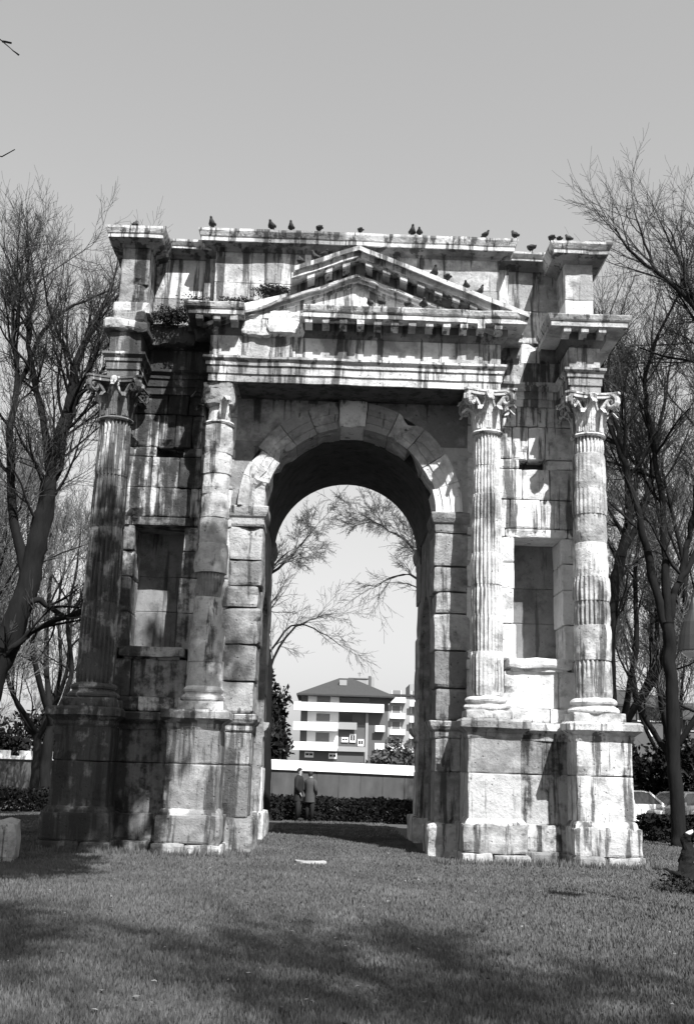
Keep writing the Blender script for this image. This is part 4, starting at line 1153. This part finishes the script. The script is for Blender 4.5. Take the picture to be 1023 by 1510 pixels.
# ------------------------------------------------------------------ buildings
def bld():
    Y0 = 158.0
    root = empty('apartment_block', (2, Y0, 0), 'four storey block of flats with white balconies and hipped dark roof, framed by the archway', 'building')
    loc = (2, Y0, 0)
    def px(x): return -5.6 + (x - 433) * .1085
    def pz(y, x=500): return 1.6 + (1119.5 + x * .0301 - y) / 9.05
    def B(name, mat, boxes, parent=root):
        q = MB()
        for bx in boxes: q.box(*bx)
        q.v = [(p[0] - loc[0], p[1] - loc[1], p[2] - loc[2]) for p in q.v]
        return q.build(name, M[mat], parent)
    ze = pz(1029)
    wall = B('wall', 'plaster_grey', [(px(444), px(573), Y0, Y0 + 13, 0, ze)])
    B('white_wall', 'plaster_white', [(px(454), px(500), Y0 - .12, Y0 + .1, pz(1108), ze - .3)])
    B('stair_wall', 'plaster_mid', [(px(540), px(544), Y0 - .25, Y0 + .1, 0, pz(1054))])
    for zb in (1044, 1072, 1100):        # left balconies
        x1 = px(566) if zb == 1044 else px(499)
        o_ = B('balcony', 'plaster_white', [(px(434), x1, Y0 - 1.5, Y0 - 1.38, pz(zb + 9), pz(zb - 3)), (px(434), x1, Y0 - 1.38, Y0 - .13, pz(zb + 9), pz(zb + 6)), (px(434), px(434) + .12, Y0 - 1.38, Y0, pz(zb + 6), pz(zb - 3))])
    for zt, zb in ((1030, 1041), (1056, 1067), (1083, 1096)):
        f = B('window', 'shutter', [(px(467), px(487), Y0 - .16, Y0 - .05, pz(zb), pz(zt))])
        B('window_frame', 'plaster_white', [(px(466.4), px(487.6), Y0 - .19, Y0 - .06, pz(zt) - .02, pz(zt) + .1), (px(466.4), px(467), Y0 - .2, Y0 - .05, pz(zb), pz(zt)), (px(487), px(487.6), Y0 - .2, Y0 - .05, pz(zb), pz(zt))], f)
    B('window', 'glass', [(px(502), px(545), Y0 - .04, Y0 + .05, pz(1039), pz(1030))])
    B('window', 'glass', [(px(502), px(520), Y0 - .04, Y0 + .05, pz(1066), pz(1057))])
    B('window', 'glass', [(px(528), px(539), Y0 - .04, Y0 + .05, pz(1074), pz(1070))])
    for a, b_, zt, zb in ((505, 515, 1089, 1096), (517, 526, 1084, 1096), (529, 538, 1091, 1101), (452, 465, 1111, 1119), (487, 499, 1112, 1120)):
        f = B('window', 'plaster_white', [(px(a), px(b_), Y0 - .22, Y0 + .02, pz(zb), pz(zt))])
        m_ = (a + b_) / 2
        B('pane', 'glass', [(px(a + 1.3), px(b_ - 1.3), Y0 - .26, Y0 - .2, pz(zb - 3), pz(zt + 2))], f)
        B('mullion', 'plaster_white', [(px(m_ - .4), px(m_ + .4), Y0 - .29, Y0 - .24, pz(zb - 3), pz(zt + 2))], f)
    for zb in (1078, 1103):
        B('balcony', 'plaster_white', [(px(554), px(568), Y0 - 1.0, Y0 - .9, pz(zb + 2), pz(zb - 7)), (px(554), px(568), Y0 - .9, Y0, pz(zb + 2), pz(zb))])
    B('railing_panel', 'plaster_mid', [(px(500), px(527), Y0 - .9, Y0 - .8, pz(1078), pz(1068))])
    B('railing_panel', 'plaster_mid', [(px(500), px(540), Y0 - .5, Y0 - .4, pz(1109), pz(1102))])
    rf = MB()
    x0, x1, y0, y1 = px(437), px(582), Y0 - 1.6, Y0 + 14.5; zr = pz(1000, 510)
    rx0, rx1, ry = px(500), px(520), Y0 + 6.5
    vs = [(x0, y0, ze), (x1, y0, ze), (x1, y1, ze), (x0, y1, ze), (rx0, ry, zr), (rx1, ry, zr), (x0, y0, ze - .25), (x1, y0, ze - .25), (x1, y1, ze - .25), (x0, y1, ze - .25)]
    rf.add(vs, [(0, 1, 5, 4), (1, 2, 5), (2, 3, 4, 5), (3, 0, 4), (0, 6, 7, 1), (1, 7, 8, 2), (2, 8, 9, 3), (3, 9, 6, 0), (6, 9, 8, 7)])
    rf.v = [(p[0] - loc[0], p[1] - loc[1], p[2] - loc[2]) for p in rf.v]
    ro_ = rf.build('roof', M['rooftile'], root)
    B('chimney', 'plaster_grey', [(px(544), px(548), Y0 + 4, Y0 + 5, pz(1022), pz(997))], ro_)
    B('chimney', 'plaster_mid', [(px(548.5), px(553), Y0 + 4.2, Y0 + 5, pz(1022), pz(998))], ro_)
    B('roof_terrace', 'plaster_mid', [(px(517), px(543), Y0 + 7, Y0 + 9, pz(1016), pz(999)), (px(514), px(553), Y0 + 6.8, Y0 + 9.2, pz(999), pz(997.5))], ro_)
    B('antenna', 'metal', [(px(531), px(531.5), Y0 + 7.5, Y0 + 7.6, pz(999), pz(989)), (px(528), px(534), Y0 + 7.5, Y0 + 7.6, pz(991), pz(990.4)), (px(529), px(533), Y0 + 7.5, Y0 + 7.6, pz(993.5), pz(993))], ro_)
    B('dormer', 'plaster_mid', [(px(500), px(511), Y0 + 2.6, Y0 + 4.5, pz(1013), pz(1005))], ro_)
bld()
def bld2():
    Y0 = 185.0; loc = (15, Y0, 0)
    root = empty('apartment_block', loc, 'distant pale apartment block peeking out right of the balconied flats', 'building')
    def B(name, mat, boxes, parent=root):
        q = MB()
        for bx in boxes: q.box(*bx)
        q.v = [(p[0] - loc[0], p[1] - loc[1], p[2] - loc[2]) for p in q.v]
        return q.build(name, M[mat], parent)
    B('wall', 'plaster_mid', [(10.5, 22, Y0, Y0 + 12, 0, 15.2), (15, 22, Y0 + .5, Y0 + 11, 15.2, 17.5)])
    for k in range(4):
        z = 5.2 + k * 2.9
        B('balcony', 'plaster_white', [(11.4, 14.2, Y0 - 1.2, Y0 - 1.1, z, z + 1.0), (11.4, 14.2, Y0 - 1.1, Y0, z, z + .15)])
        B('balcony', 'plaster_white', [(15.0, 19, Y0 - 1.2, Y0 - 1.1, z - .6, z + .5), (15.0, 19, Y0 - 1.1, Y0, z - .6, z - .45)])
        for a in (11.8, 15.4, 18):
            f = B('window', 'shutter', [(a, a + 1.5, Y0 - .08, Y0 + .05, z + 1.1, z + 2.3)])
            B('window_frame', 'plaster_white', [(a - .12, a, Y0 - .12, Y0 + .05, z + 1.1, z + 2.3), (a + 1.5, a + 1.62, Y0 - .12, Y0 + .05, z + 1.1, z + 2.3)], f)
    B('roof', 'rooftile', [(10.2, 22.3, Y0 - .4, Y0 + 12.3, 15.2, 15.5)])
bld2()
def house():
    Y0 = 48.0; loc = (21, Y0, -.4)
    root = empty('house', loc, 'low house with dark hipped roof and white framed windows behind the right tree', 'house')
    def B(name, mat, boxes, parent=root):
        q = MB()
        for bx in boxes: q.box(*bx)
        q.v = [(p[0] - loc[0], p[1] - loc[1], p[2] - loc[2]) for p in q.v]
        return q.build(name, M[mat], parent)
    B('wall', 'plaster_grey', [(16.6, 22.0, Y0, Y0 + 8, -.4, 6.1), (21.5, 30, Y0 + 1.5, Y0 + 9, -.4, 5.5)])
    B('white_panel', 'plaster_white', [(18.0, 19.1, Y0 - .06, Y0 + .05, 5.2, 6.0)])
    B('white_panel', 'plaster_white', [(21.3, 21.75, Y0 - .06, Y0 + .05, 5.2, 6.0)])
    for a, b_ in ((19.3, 20.0), (20.15, 20.85), (22.9, 23.8), (24.2, 25.1)):
        yy_ = Y0 if a < 22 else Y0 + 1.5; dz = 0 if a < 22 else -.45
        f = B('window', 'plaster_white', [(a - .1, b_ + .1, yy_ - .08, yy_ + .05, 5.1 + dz, 6.05 + dz)])
        B('pane', 'glass', [(a, b_, yy_ - .12, yy_ - .06, 5.2 + dz, 5.95 + dz)], f)
    B('window', 'plaster_white', [(19.85, 20.15, Y0 - .08, Y0 + .05, 4.2, 4.6)])
    rf = MB()
    for x0, x1, y0, y1, ze, zr, rx0, rx1 in ((16.2, 22.5, Y0 - .7, Y0 + 8.7, 6.12, 7.35, 17.6, 19.9), (22.2, 31, Y0 + .9, Y0 + 9.6, 5.5, 6.7, 24, 29)):
        ry = (y0 + y1) / 2
        vs = [(x0, y0, ze), (x1, y0, ze), (x1, y1, ze), (x0, y1, ze), (rx0, ry, zr), (rx1, ry, zr)]
        vs += [(p[0], p[1], ze - .14) for p in vs[:4]]
        rf.add(vs, [(0, 1, 5, 4), (1, 2, 5), (2, 3, 4, 5), (3, 0, 4), (0, 6, 7, 1), (1, 7, 8, 2), (2, 8, 9, 3), (3, 9, 6, 0), (6, 9, 8, 7)])
    rf.v = [(p[0] - loc[0], p[1] - loc[1], p[2] - loc[2]) for p in rf.v]
    rf.build('roof', M['rooftile'], root)
house()

# ------------------------------------------------------------------ parked cars
def car(label, loc, rz, paint):
    root = empty('parked_car', loc, label, 'car', 'cars parked beyond the hedge', rz)
    L, W, H = 3.9, 1.6, 1.40
    # body: side outline lofted across the width (front at -x)
    low = [(-1.95, .30), (-1.98, .52), (-1.93, .68), (-1.1, .86), (-.95, .90), (1.55, .92), (1.86, .84), (1.93, .62), (1.92, .30), (1.62, .22)]
    arc = lambda c: [(c + .36 * math.cos(a), .26 + .36 * math.sin(a)) for a in (0, .6, 1.2, 1.8, 2.5, math.pi)]
    outline = low + arc(1.22) + arc(-1.22) + [(-1.65, .22)]
    b_ = MB()
    st = [(-.80, .93), (-.77, .985), (-.70, 1.0), (.70, 1.0), (.77, .985), (.80, .93)]
    n_ = len(outline); base = 0
    for y, k in st:
        for x, z in outline: b_.v.append((x * (.5 + .5 * k), y, .55 + (z - .55) * k)); b_.t.append(.5)
    for i in range(len(st) - 1):
        for j in range(n_): b_.f.append((i * n_ + j, i * n_ + (j + 1) % n_, (i + 1) * n_ + (j + 1) % n_, (i + 1) * n_ + j))
    b_.f.append(tuple(range(n_))); b_.f.append(tuple((len(st) - 1) * n_ + j for j in range(n_)))
    body = b_.build('body', M[paint], root)
    g = MB()          # greenhouse: pillars, roof and glass
    cab = [(-.98, .89), (-.30, 1.36), (-.10, 1.40), (.95, 1.40), (1.15, 1.36), (1.70, .90)]
    roof = MB(); wy = lambda z: .74 - (z - .9) * .26
    prof = [(-.32, 1.345), (-.10, 1.40), (.95, 1.41), (1.17, 1.35)]
    vs = [(x, s * wy(z), z) for x, z in prof for s in (-1, 1)] + [(x, s * wy(z), z - .05) for x, z in prof for s in (-1, 1)]
    fs = []
    for i in range(3): fs += [(2 * i, 2 * i + 1, 2 * i + 3, 2 * i + 2), (8 + 2 * i, 8 + 2 * i + 2, 8 + 2 * i + 3, 8 + 2 * i + 1), (2 * i, 2 * i + 2, 8 + 2 * i + 2, 8 + 2 * i), (2 * i + 1, 8 + 2 * i + 1, 8 + 2 * i + 3, 2 * i + 3)]
    fs += [(0, 8, 9, 1), (6, 7, 15, 14)]
    roof.add(vs, fs)
    for s in (-1, 1):
        for (xa, za), (xb, zb) in (((-.98, .88), (-.31, 1.35)), ((.42, .90), (.38, 1.37)), ((1.70, .90), (1.16, 1.36))):
            roof.tube([(xa, s * wy(za), za), (xb, s * wy(zb), zb)], [.045, .04], 6)
    roof.build('roof', M[paint], root)
    gl = MB(); q = .02
    vs = [(-.95, -.70, .9), (-.95, .70, .9), (-.31, .62, 1.34), (-.31, -.62, 1.34), (1.67, -.70, .91), (1.67, .70, .91), (1.14, .62, 1.34), (1.14, -.62, 1.34)]
    gl.add(vs, [(0, 1, 2, 3), (4, 7, 6, 5), (0, 3, 7, 4), (1, 5, 6, 2), (3, 2, 6, 7), (0, 4, 5, 1)])
    gl.build('windows', M['glass'], root)
    for x in (-1.22, 1.22):
        for s in (-1, 1):
            t = MB(); t.lathe(x, .28, [(.19, s * .62), (.27, s * .62), (.29, s * .66), (.29, s * .76), (.27, s * .795), (.19, s * .795)], 20, axis='y')
            wo = t.build('wheel', M['rubber'], root)
            t = MB(); t.lathe(x, .28, [(.02, s * .775), (.10, s * .79), (.185, s * .785), (.19, s * .70)], 16, axis='y'); t.build('rim', M['rim'], wo)
    for s in (-1, 1):
        t = MB(); t.block(-1.99, -1.80, s * .58 - .16, s * .58 + .16, .56, .70, r=.03, jit=0, res=.1); t.build('headlight', M['lampglass'], root)
        t = MB(); t.block(-.86, -.70, s * .86 - .09, s * .86 + .09, .90, 1.02, r=.03, jit=0, res=.1); t.build('mirror', M[paint], root)
    t = MB(); t.block(-2.06, -1.90, -.74, .74, .30, .46, r=.04, jit=0, res=.2); bu = t.build('bumper', M['metal'], root)
    t = MB(); t.box(-2.085, -2.05, -.26, .26, .34, .46); t.build('licence_plate', M['plate'], bu)
    t = MB(); t.box(-1.975, -1.955, -.40, .40, .50, .60); t.build('grille', M['metal'], root)
    return root
gz_ = -.26
car('white parked car half hidden behind the right pedestal', (10.9, 21.6, gz_), R(16), 'car_white')
car('dark grey parked car just left of the forked tree trunk', (13.6, 22.2, gz_), R(34), 'car_grey')
car('white parked car with pale plate at the right edge, right of the tree trunk', (15.7, 21.8, gz_), R(40), 'car_white')

# ------------------------------------------------------------------ street lantern, stump, stones
lr = empty('street_lantern', (4.42, -9, 0), 'dark street lantern hanging in at the right edge beside the tree trunk', 'street lamp')
t = MB(); t.tube([(.35, 0, -.1), (.35, 0, 4.6), (.30, 0, 4.95), (.10, 0, 5.05), (-.30, 0, 4.85), (-.36, 0, 4.55)], [.06, .05, .045, .04, .03, .025], 8); t.build('post', M['metal'], lr)
t = MB(); t.lathe(-.36, 0, [(.02, 4.60), (.06, 4.50), (.09, 4.40), (.20, 4.22), (.26, 4.02), (.29, 3.86), (.30, 3.80), (.27, 3.80)], 20); t.build('lamp_shade', M['metal'], lr)
t = MB(); t.lathe(-.36, 0, [(.22, 3.81), (.22, 3.76), (.14, 3.70), (.03, 3.67)], 16); t.build('lamp_glass', M['lampglass'], lr)
lr.scale = (.74, .74, .83)

sr = empty('tree_stump', (4.95, -5.75, 0), 'dark forked tree stump with pale cut top at the lower right edge', 'stump')
t = MB()
def gnarl(pts, rad, sides):
    P_ = smooth_path(pts, 5); n_ = len(P_)
    rr = [rad[min(int(i / 5), len(rad) - 1)] + (rad[min(int(i / 5) + 1, len(rad) - 1)] - rad[min(int(i / 5), len(rad) - 1)]) * ((i / 5) % 1) for i in range(n_)]
    t.tube(P_, rr, sides)
gnarl([(.08, 0, -.1), (.06, 0, .08), (.02, 0, .22), (.0, 0, .40), (.04, 0, .58), (.03, 0, .72), (.06, 0, .84)], [.34, .26, .16, .105, .095, .075, .07], 16)
gnarl([(.10, .02, .0), (.24, .05, .24), (.38, .06, .50), (.46, .05, .72), (.66, .05, .95)], [.22, .17, .13, .115, .10], 14)
gnarl([(.03, -.02, .16), (-.10, -.05, .25), (-.20, -.05, .27), (-.30, -.06, .33), (-.42, -.06, .34)], [.06, .034, .026, .018, .007], 8)
for a in (2.9, 3.7, 4.5, 5.3, 6.0):
    gnarl([(.06, 0, .13), (.06 + math.cos(a) * .2, math.sin(a) * .2, .06), (.06 + math.cos(a) * .36, math.sin(a) * .34, .015), (.06 + math.cos(a + .2) * .5, math.sin(a + .2) * .46, -.05)], [.13, .10, .06, .03], 8)
t.v = [tuple(V(p) + nv(p, 5) * .045 + nv(p, 15) * .022) for p in t.v]
st_ = t.build('stump', M['bark'], sr)
leaf_cloud(blob_pts(5200, (.55, .5, .2), 91, .1, .4, zc=.06) + np.array([.15, 0, 0]), .028, 91, M['weed'], 'ivy', sr)
t = MB(); t.lathe(.06, 0, [(.05, .80), (.07, .825), (.066, .86), (.02, .87)], 12, .02)
t.v = [(p[0], p[1], p[2] + (p[0] - .06) * .5) for p in t.v]; t.build('cut_top', M['cutwood'], sr)

def rock(name, label, cat, loc, size, seed, mat, r=.1, jit=.05, rz=0):
    rnd.seed(seed); q = MB(); sx, sy, sz = size
    q.block(-sx / 2, sx / 2, -sy / 2, sy / 2, -.08, sz, r=r, jit=jit, res=max(.05, min(size) / 3))
    o_ = q.build(name, M[mat], None, dirt=lambda p: .25, streak=lambda p: .2)
    o_.location = loc; o_.rotation_euler.z = rz
    return props(o_, label, cat)
rock('stone_slab', 'small flat pale stone lying in the grass before the archway', 'stone', (-.54, -2.6, 0), (.52, .30, .055), 4, 'stone', .03, .02, .1)
rock('stone_block', 'large worn stone block on the lawn at the left edge', 'stone', (-6.15, -3.4, 0), (1.5, 1.2, .62), 5, 'ashlar', .14, .06, .2)

# weeds growing on the broken cornice
def weed(label, loc, rad, n_, seed, ls=.026):
    root = empty('weed_tuft', loc, label, 'weeds', 'weeds on the broken cornice')
    pts = blob_pts(n_, rad, seed, .1, .5, zc=rad[2] * .7)
    leaf_cloud(pts, ls, seed, M['weed'], 'foliage', root)
    q = MB(); rg_ = random.Random(seed)
    for k in range(14):
        a = rg_.uniform(0, 6.28)
        q.tube([(0, 0, -.05), (math.cos(a) * rad[0] * .5, math.sin(a) * rad[1] * .5, rad[2] * .7), (math.cos(a) * rad[0] * .9, math.sin(a) * rad[1] * .9, rad[2] * rg_.uniform(.9, 1.6))], [.012, .008, .003], 3)
    q.build('stem', M['weed'], root)
weed('dark weed clump in the corner of the left attic recess', (-3.95, -.45, 10.75), (.50, .28, .20), 2600, 81)
weed('dark weeds beside the broken left end of the cornice slab', (-3.35, -.75, 10.82), (.35, .25, .24), 2100, 82)
weed('dark weed strip on the lower ruined slope of the pediment', (-2.45, -.72, 11.06), (.55, .2, .11), 1700, 83)
weed('dark weed tuft on the upper ruined slope of the pediment', (-1.75, -.72, 11.34), (.42, .2, .13), 1700, 84)
weed('small dark weed tuft under the right half of the pediment slope', (3.25, -.3, 10.85), (.2, .15, .14), 780, 85)

# ------------------------------------------------------------------ pigeons
def pigeon_mesh(up, seed):
    """one continuous body from tail tip to beak, legs joined; stands on z = 0, faces -x"""
    q = MB(); q.tone = .45
    if up: pts = [(.19, 0, .045), (.13, 0, .075), (.08, 0, .10), (.03, 0, .125), (-.02, 0, .155), (-.05, 0, .195), (-.062, 0, .235), (-.075, 0, .262), (-.098, 0, .262), (-.112, 0, .255), (-.128, 0, .248)]
    else: pts = [(.20, 0, .085), (.14, 0, .10), (.085, 0, .11), (.03, 0, .118), (-.03, 0, .128), (-.07, 0, .150), (-.088, 0, .178), (-.10, 0, .196), (-.122, 0, .196), (-.136, 0, .190), (-.152, 0, .184)]
    rad = [.030, .036, .058, .076, .072, .050, .034, .033, .026, .010, .003]
    fl = [.25, .35, .8, 1.0, 1.0, 1.0, 1.0, 1.0, 1.0, 1.0, .8]
    q.tube(pts, rad, 10, flat=fl)
    for s in (-1, 1):
        q.tube([(.11, s * .058, .105), (.05, s * .074, .118), (-.02, s * .066, .135)], [.012, .03, .018], 6, tone=.75)
        q.tube([(.02, s * .03, .07), (.01, s * .032, .0), (-.03, s * .034, .004)], [.010, .006, .005], 5, tone=.6)
    return q
pm = [pigeon_mesh(True, 1).build('pigeon', M['pigeon'], None, smooth=True), pigeon_mesh(False, 2).build('pigeon', M['pigeon'], None, smooth=True)]
PG = [(0, -4.73, -1.02, 12.60, 'lone pigeon on the top left corner block of the attic'),
      (0, -3.16, -.72, 12.84, 'upright pigeon at the left end of the central attic cornice'),
      (1, -1.88, -.72, 12.84, 'squat pigeon second from the left on the central attic cornice'),
      (0, -1.46, -.72, 12.84, 'upright pigeon third from the left on the central attic cornice'),
      (1, -.86, -.70, 12.84, 'crouching pigeon on the attic cornice left of the pediment peak'),
      (1, .03, -.70, 12.84, 'pigeon on the attic cornice straight above the pediment peak'),
      (0, 1.15, -.70, 12.84, 'upper pigeon of the close pair right of the attic centre'),
      (1, 1.30, -.73, 12.84, 'lower crouching pigeon of the close pair right of the attic centre'),
      (1, 2.73, -.72, 12.84, 'pigeon near the right end of the central attic cornice'),
      (0, 3.36, -.68, 12.84, 'pigeon on the very right tip of the central attic cornice'),
      (1, 3.77, -.36, 12.72, 'pigeon on the low right recess cornice between the attic blocks'),
      (1, 4.07, -1.1, 12.60, 'pigeon at the left tip of the top right corner block'),
      (1, 4.24, -1.1, 12.60, 'middle pigeon of three on the top right corner block'),
      (0, 4.43, -1.1, 12.60, 'upright pigeon rightmost of three on the top right corner block'),
      (0, -1.20, -1.45, 12.14 - SL * 1.20, 'lowest pigeon on the left broken slope of the pediment'),
      (0, -.90, -1.46, 12.14 - SL * .90, 'left pigeon of the pair near the pediment peak'),
      (1, -.71, -1.46, 12.14 - SL * .71, 'right pigeon of the pair near the pediment peak'),
      (0, 1.57, -1.48, 12.14 - SL * 1.57, 'highest pigeon of four on the right slope of the pediment'),
      (1, 1.83, -1.48, 12.14 - SL * 1.83, 'second highest pigeon on the right slope of the pediment'),
      (1, 2.22, -1.48, 12.14 - SL * 2.22, 'second lowest pigeon on the right slope of the pediment'),
      (0, 2.52, -1.48, 12.14 - SL * 2.52, 'lowest pigeon on the right slope of the pediment'),
      (1, .25, -1.49, 10.82, 'leftmost pigeon sitting inside the pediment'),
      (0, .47, -1.49, 10.82, 'upright pigeon second from the left inside the pediment'),
      (1, 1.01, -1.49, 10.82, 'pigeon inside the pediment right of its centre'),
      (1, 1.35, -1.49, 10.82, 'rightmost pigeon sitting inside the pediment')]
rg_ = random.Random(3)
used = [False, False]
for k, x, y, z, lb in PG:
    if not used[k]: o_ = pm[k]; used[k] = True
    else: o_ = pm[k].copy(); COL.objects.link(o_)
    s = rg_.uniform(.72, .95)
    o_.location = (x, y, z + .004); o_.scale = (s, s, s); o_.rotation_euler = (0, 0, rg_.choice([1.57, 1.2, -1.57, 1.9, 2.3, .5, -1.2, 1.4]) + rg_.uniform(-.3, .3))
    props(o_, lb, 'pigeon', 'pigeons perched on the arch')

# ------------------------------------------------------------------ the two people
def person(label, loc, rz, coat, hgt, pose):
    root = empty('person', loc, label, 'person', 'couple beyond the archway', rz)
    k = hgt / 1.75
    me_ = bpy.data.meshes.new('body'); vs, es, rd = [], [], []
    def vtx(p, r0, par=None):
        vs.append(tuple(c * k for c in p)); rd.append(r0 * k)
        if par is not None: es.append((par, len(vs) - 1))
        return len(vs) - 1
    pel = vtx((0, 0, .95), .13)
    ab = vtx((0, .01, 1.12), .125, pel); ch = vtx((0, .015, 1.30), .145, ab); nk = vtx((0, 0, 1.46), .058, ch)
    h1 = vtx((0, -.02, 1.56), .075, nk); h2 = vtx((0, -.02, 1.65), .082, h1); h3 = vtx((0, -.01, 1.72), .05, h2)
    nose = vtx((0, -.105, 1.60), .016, h1)
    for s in (-1, 1):
        hp = vtx((s * .09, 0, .90), .095, pel); kn = vtx((s * .10, -.02, .50), .058, hp); an_ = vtx((s * .10, .02, .09), .042, kn); tz = vtx((s * .11, -.14, .035), .034, an_)
        sh = vtx((s * .16, .01, 1.38), .052, ch)
        if pose == 'pockets' or s * pose_side(pose) < 0: e_ = (s * .25, .05, 1.14); w_ = (s * .20, -.08, .93)
        else: e_ = (s * .28, -.05, 1.16); w_ = (s * .24, -.26, 1.10)
        el = vtx(e_, .045, sh); wr = vtx(w_, .030, el)
        d = (V(w_) - V(e_)).normalized(); pm_ = V(w_) + d * .05; pal = vtx(tuple(pm_), .030, wr)
        side = V((1, 0, 0)) if abs(d.x) < .7 else V((0, 1, 0))
        for fi in range(4):
            o1 = pm_ + d * .04 + side * (fi - 1.5) * .019; l = (.042, .05, .046, .034)[fi]
            a_ = vtx(tuple(o1), .0095, pal); vtx(tuple(o1 + d * l + V((0, 0, -.012))), .008, a_)
        tb = vtx(tuple(V(w_) + d * .03 - side * .035), .010, pal); vtx(tuple(V(w_) + d * .07 - side * .05), .009, tb)
    me_.from_pydata(vs, es, [])
    ob = bpy.data.objects.new('body', me_); COL.objects.link(ob); ob.parent = root
    md = ob.modifiers.new('skin', 'SKIN')
    for i, sv_ in enumerate(me_.skin_vertices[0].data): sv_.radius = (rd[i], rd[i]); sv_.use_root = (i == 0)
    sb_ = ob.modifiers.new('sub', 'SUBSURF'); sb_.levels = 1; sb_.render_levels = 1
    me_.materials.append(M['skin'])
    dg = bpy.context.evaluated_depsgraph_get(); dg.update()
    m2 = bpy.data.meshes.new_from_object(ob.evaluated_get(dg)); ob.modifiers.clear(); ob.data = m2
    if not m2.materials: m2.materials.append(M['skin'])
    m2.polygons.foreach_set('use_smooth', [True] * len(m2.polygons))
    # coat, trousers, hair, face
    q = MB(); ring = [(.66, .20, .155), (.80, .195, .155), (.95, .185, .15), (1.10, .175, .145), (1.25, .205, .16), (1.36, .235, .155), (1.44, .20, .135), (1.49, .10, .09), (1.52, .075, .08)]
    n_ = 18
    for z, rx, ry in ring:
        for i in range(n_): a = 2 * math.pi * i / n_; q.v.append((k * rx * math.cos(a) * (1 + .03 * math.sin(5 * a)), k * (.01 + ry * math.sin(a)), k * z)); q.t.append(.5)
    for j in range(len(ring) - 1):
        for i in range(n_): q.f.append((j * n_ + i, j * n_ + (i + 1) % n_, (j + 1) * n_ + (i + 1) % n_, (j + 1) * n_ + i))
    for s in (-1, 1):
        if pose == 'pockets' or s * pose_side(pose) < 0: e_ = (s * .25, .05, 1.14); w_ = (s * .20, -.08, .93)
        else: e_ = (s * .28, -.05, 1.16); w_ = (s * .24, -.26, 1.10)
        q.tube([V((s * .13, .01, 1.42)) * k, V((s * .20, .02, 1.36)) * k, V(e_) * k, V(e_).lerp(V(w_), .95) * k], [.085 * k, .085 * k, .066 * k, .052 * k], 10)
    q.build('coat', M[coat], root, smooth=True)
    q = MB()
    for s in (-1, 1): q.tube([V((s * .085, 0, .95)) * k, V((s * .10, -.01, .5)) * k, V((s * .10, .015, .07)) * k], [.112 * k, .083 * k, .07 * k], 10)
    q.build('trousers', M['trousers'], root, smooth=True)
    q = MB()
    for s in (-1, 1): q.tube([V((s * .10, .06, .05)) * k, V((s * .105, -.05, .055)) * k, V((s * .11, -.17, .035)) * k], [.05 * k, .052 * k, .036 * k], 8)
    q.build('shoes', M['rubber'], root, smooth=True)
    q = MB(); prof = []
    for i in range(7):
        for j in range(12):
            ph = i / 6 * 1.75; th = j / 12 * 2 * math.pi; cut = .0 if math.sin(th) > -.55 else min(.0, 0)
            rr = .098 + .01 * nz((i, j, 3), .7); ph2 = ph * (1.0 if math.sin(th) > -.3 else .62)
            q.v.append((k * rr * math.sin(ph2) * math.cos(th), k * (-.005 + rr * 1.08 * math.sin(ph2) * math.sin(th)), k * (1.64 + .115 * math.cos(ph2)))); q.t.append(.5)
    for i in range(6):
        for j in range(12): q.f.append((i * 12 + j, i * 12 + (j + 1) % 12, (i + 1) * 12 + (j + 1) % 12, (i + 1) * 12 + j))
    q.build('hair', M['hair'], root, smooth=True)
    q = MB()
    for s in (-1, 1): q.lathe(s * .033 * k, -.098 * k, [(.004, 1.612 * k), (.011, 1.618 * k), (.011, 1.626 * k), (.004, 1.632 * k)], 8)
    q.tube([V((-.03, -.097, 1.545)) * k, V((0, -.105, 1.543)) * k, V((.03, -.097, 1.545)) * k], [.005, .008, .005], 6)
    q.build('face', M['hair'], root)
    q = MB()
    for s in (-1, 1): q.tube([V((s * .082, -.01, 1.63)) * k, V((s * .092, 0, 1.605)) * k, V((s * .083, -.008, 1.575)) * k], [.010, .016, .009], 6)
    q.build('ear', M['skin'], root, smooth=True)
    return root
def pose_side(p): return 1 if p == 'right' else -1
person('person in a dark coat, left one of the pair beyond the archway', (-1.19, 16.2, ground_z(-1.19, 16.2) + .02), R(78), 'coat_dark', 1.74, 'right')
person('person in a grey coat, right one of the pair beyond the archway', (-.81, 16.35, ground_z(-.81, 16.35) + .02), R(152), 'coat_grey', 1.64, 'pockets')
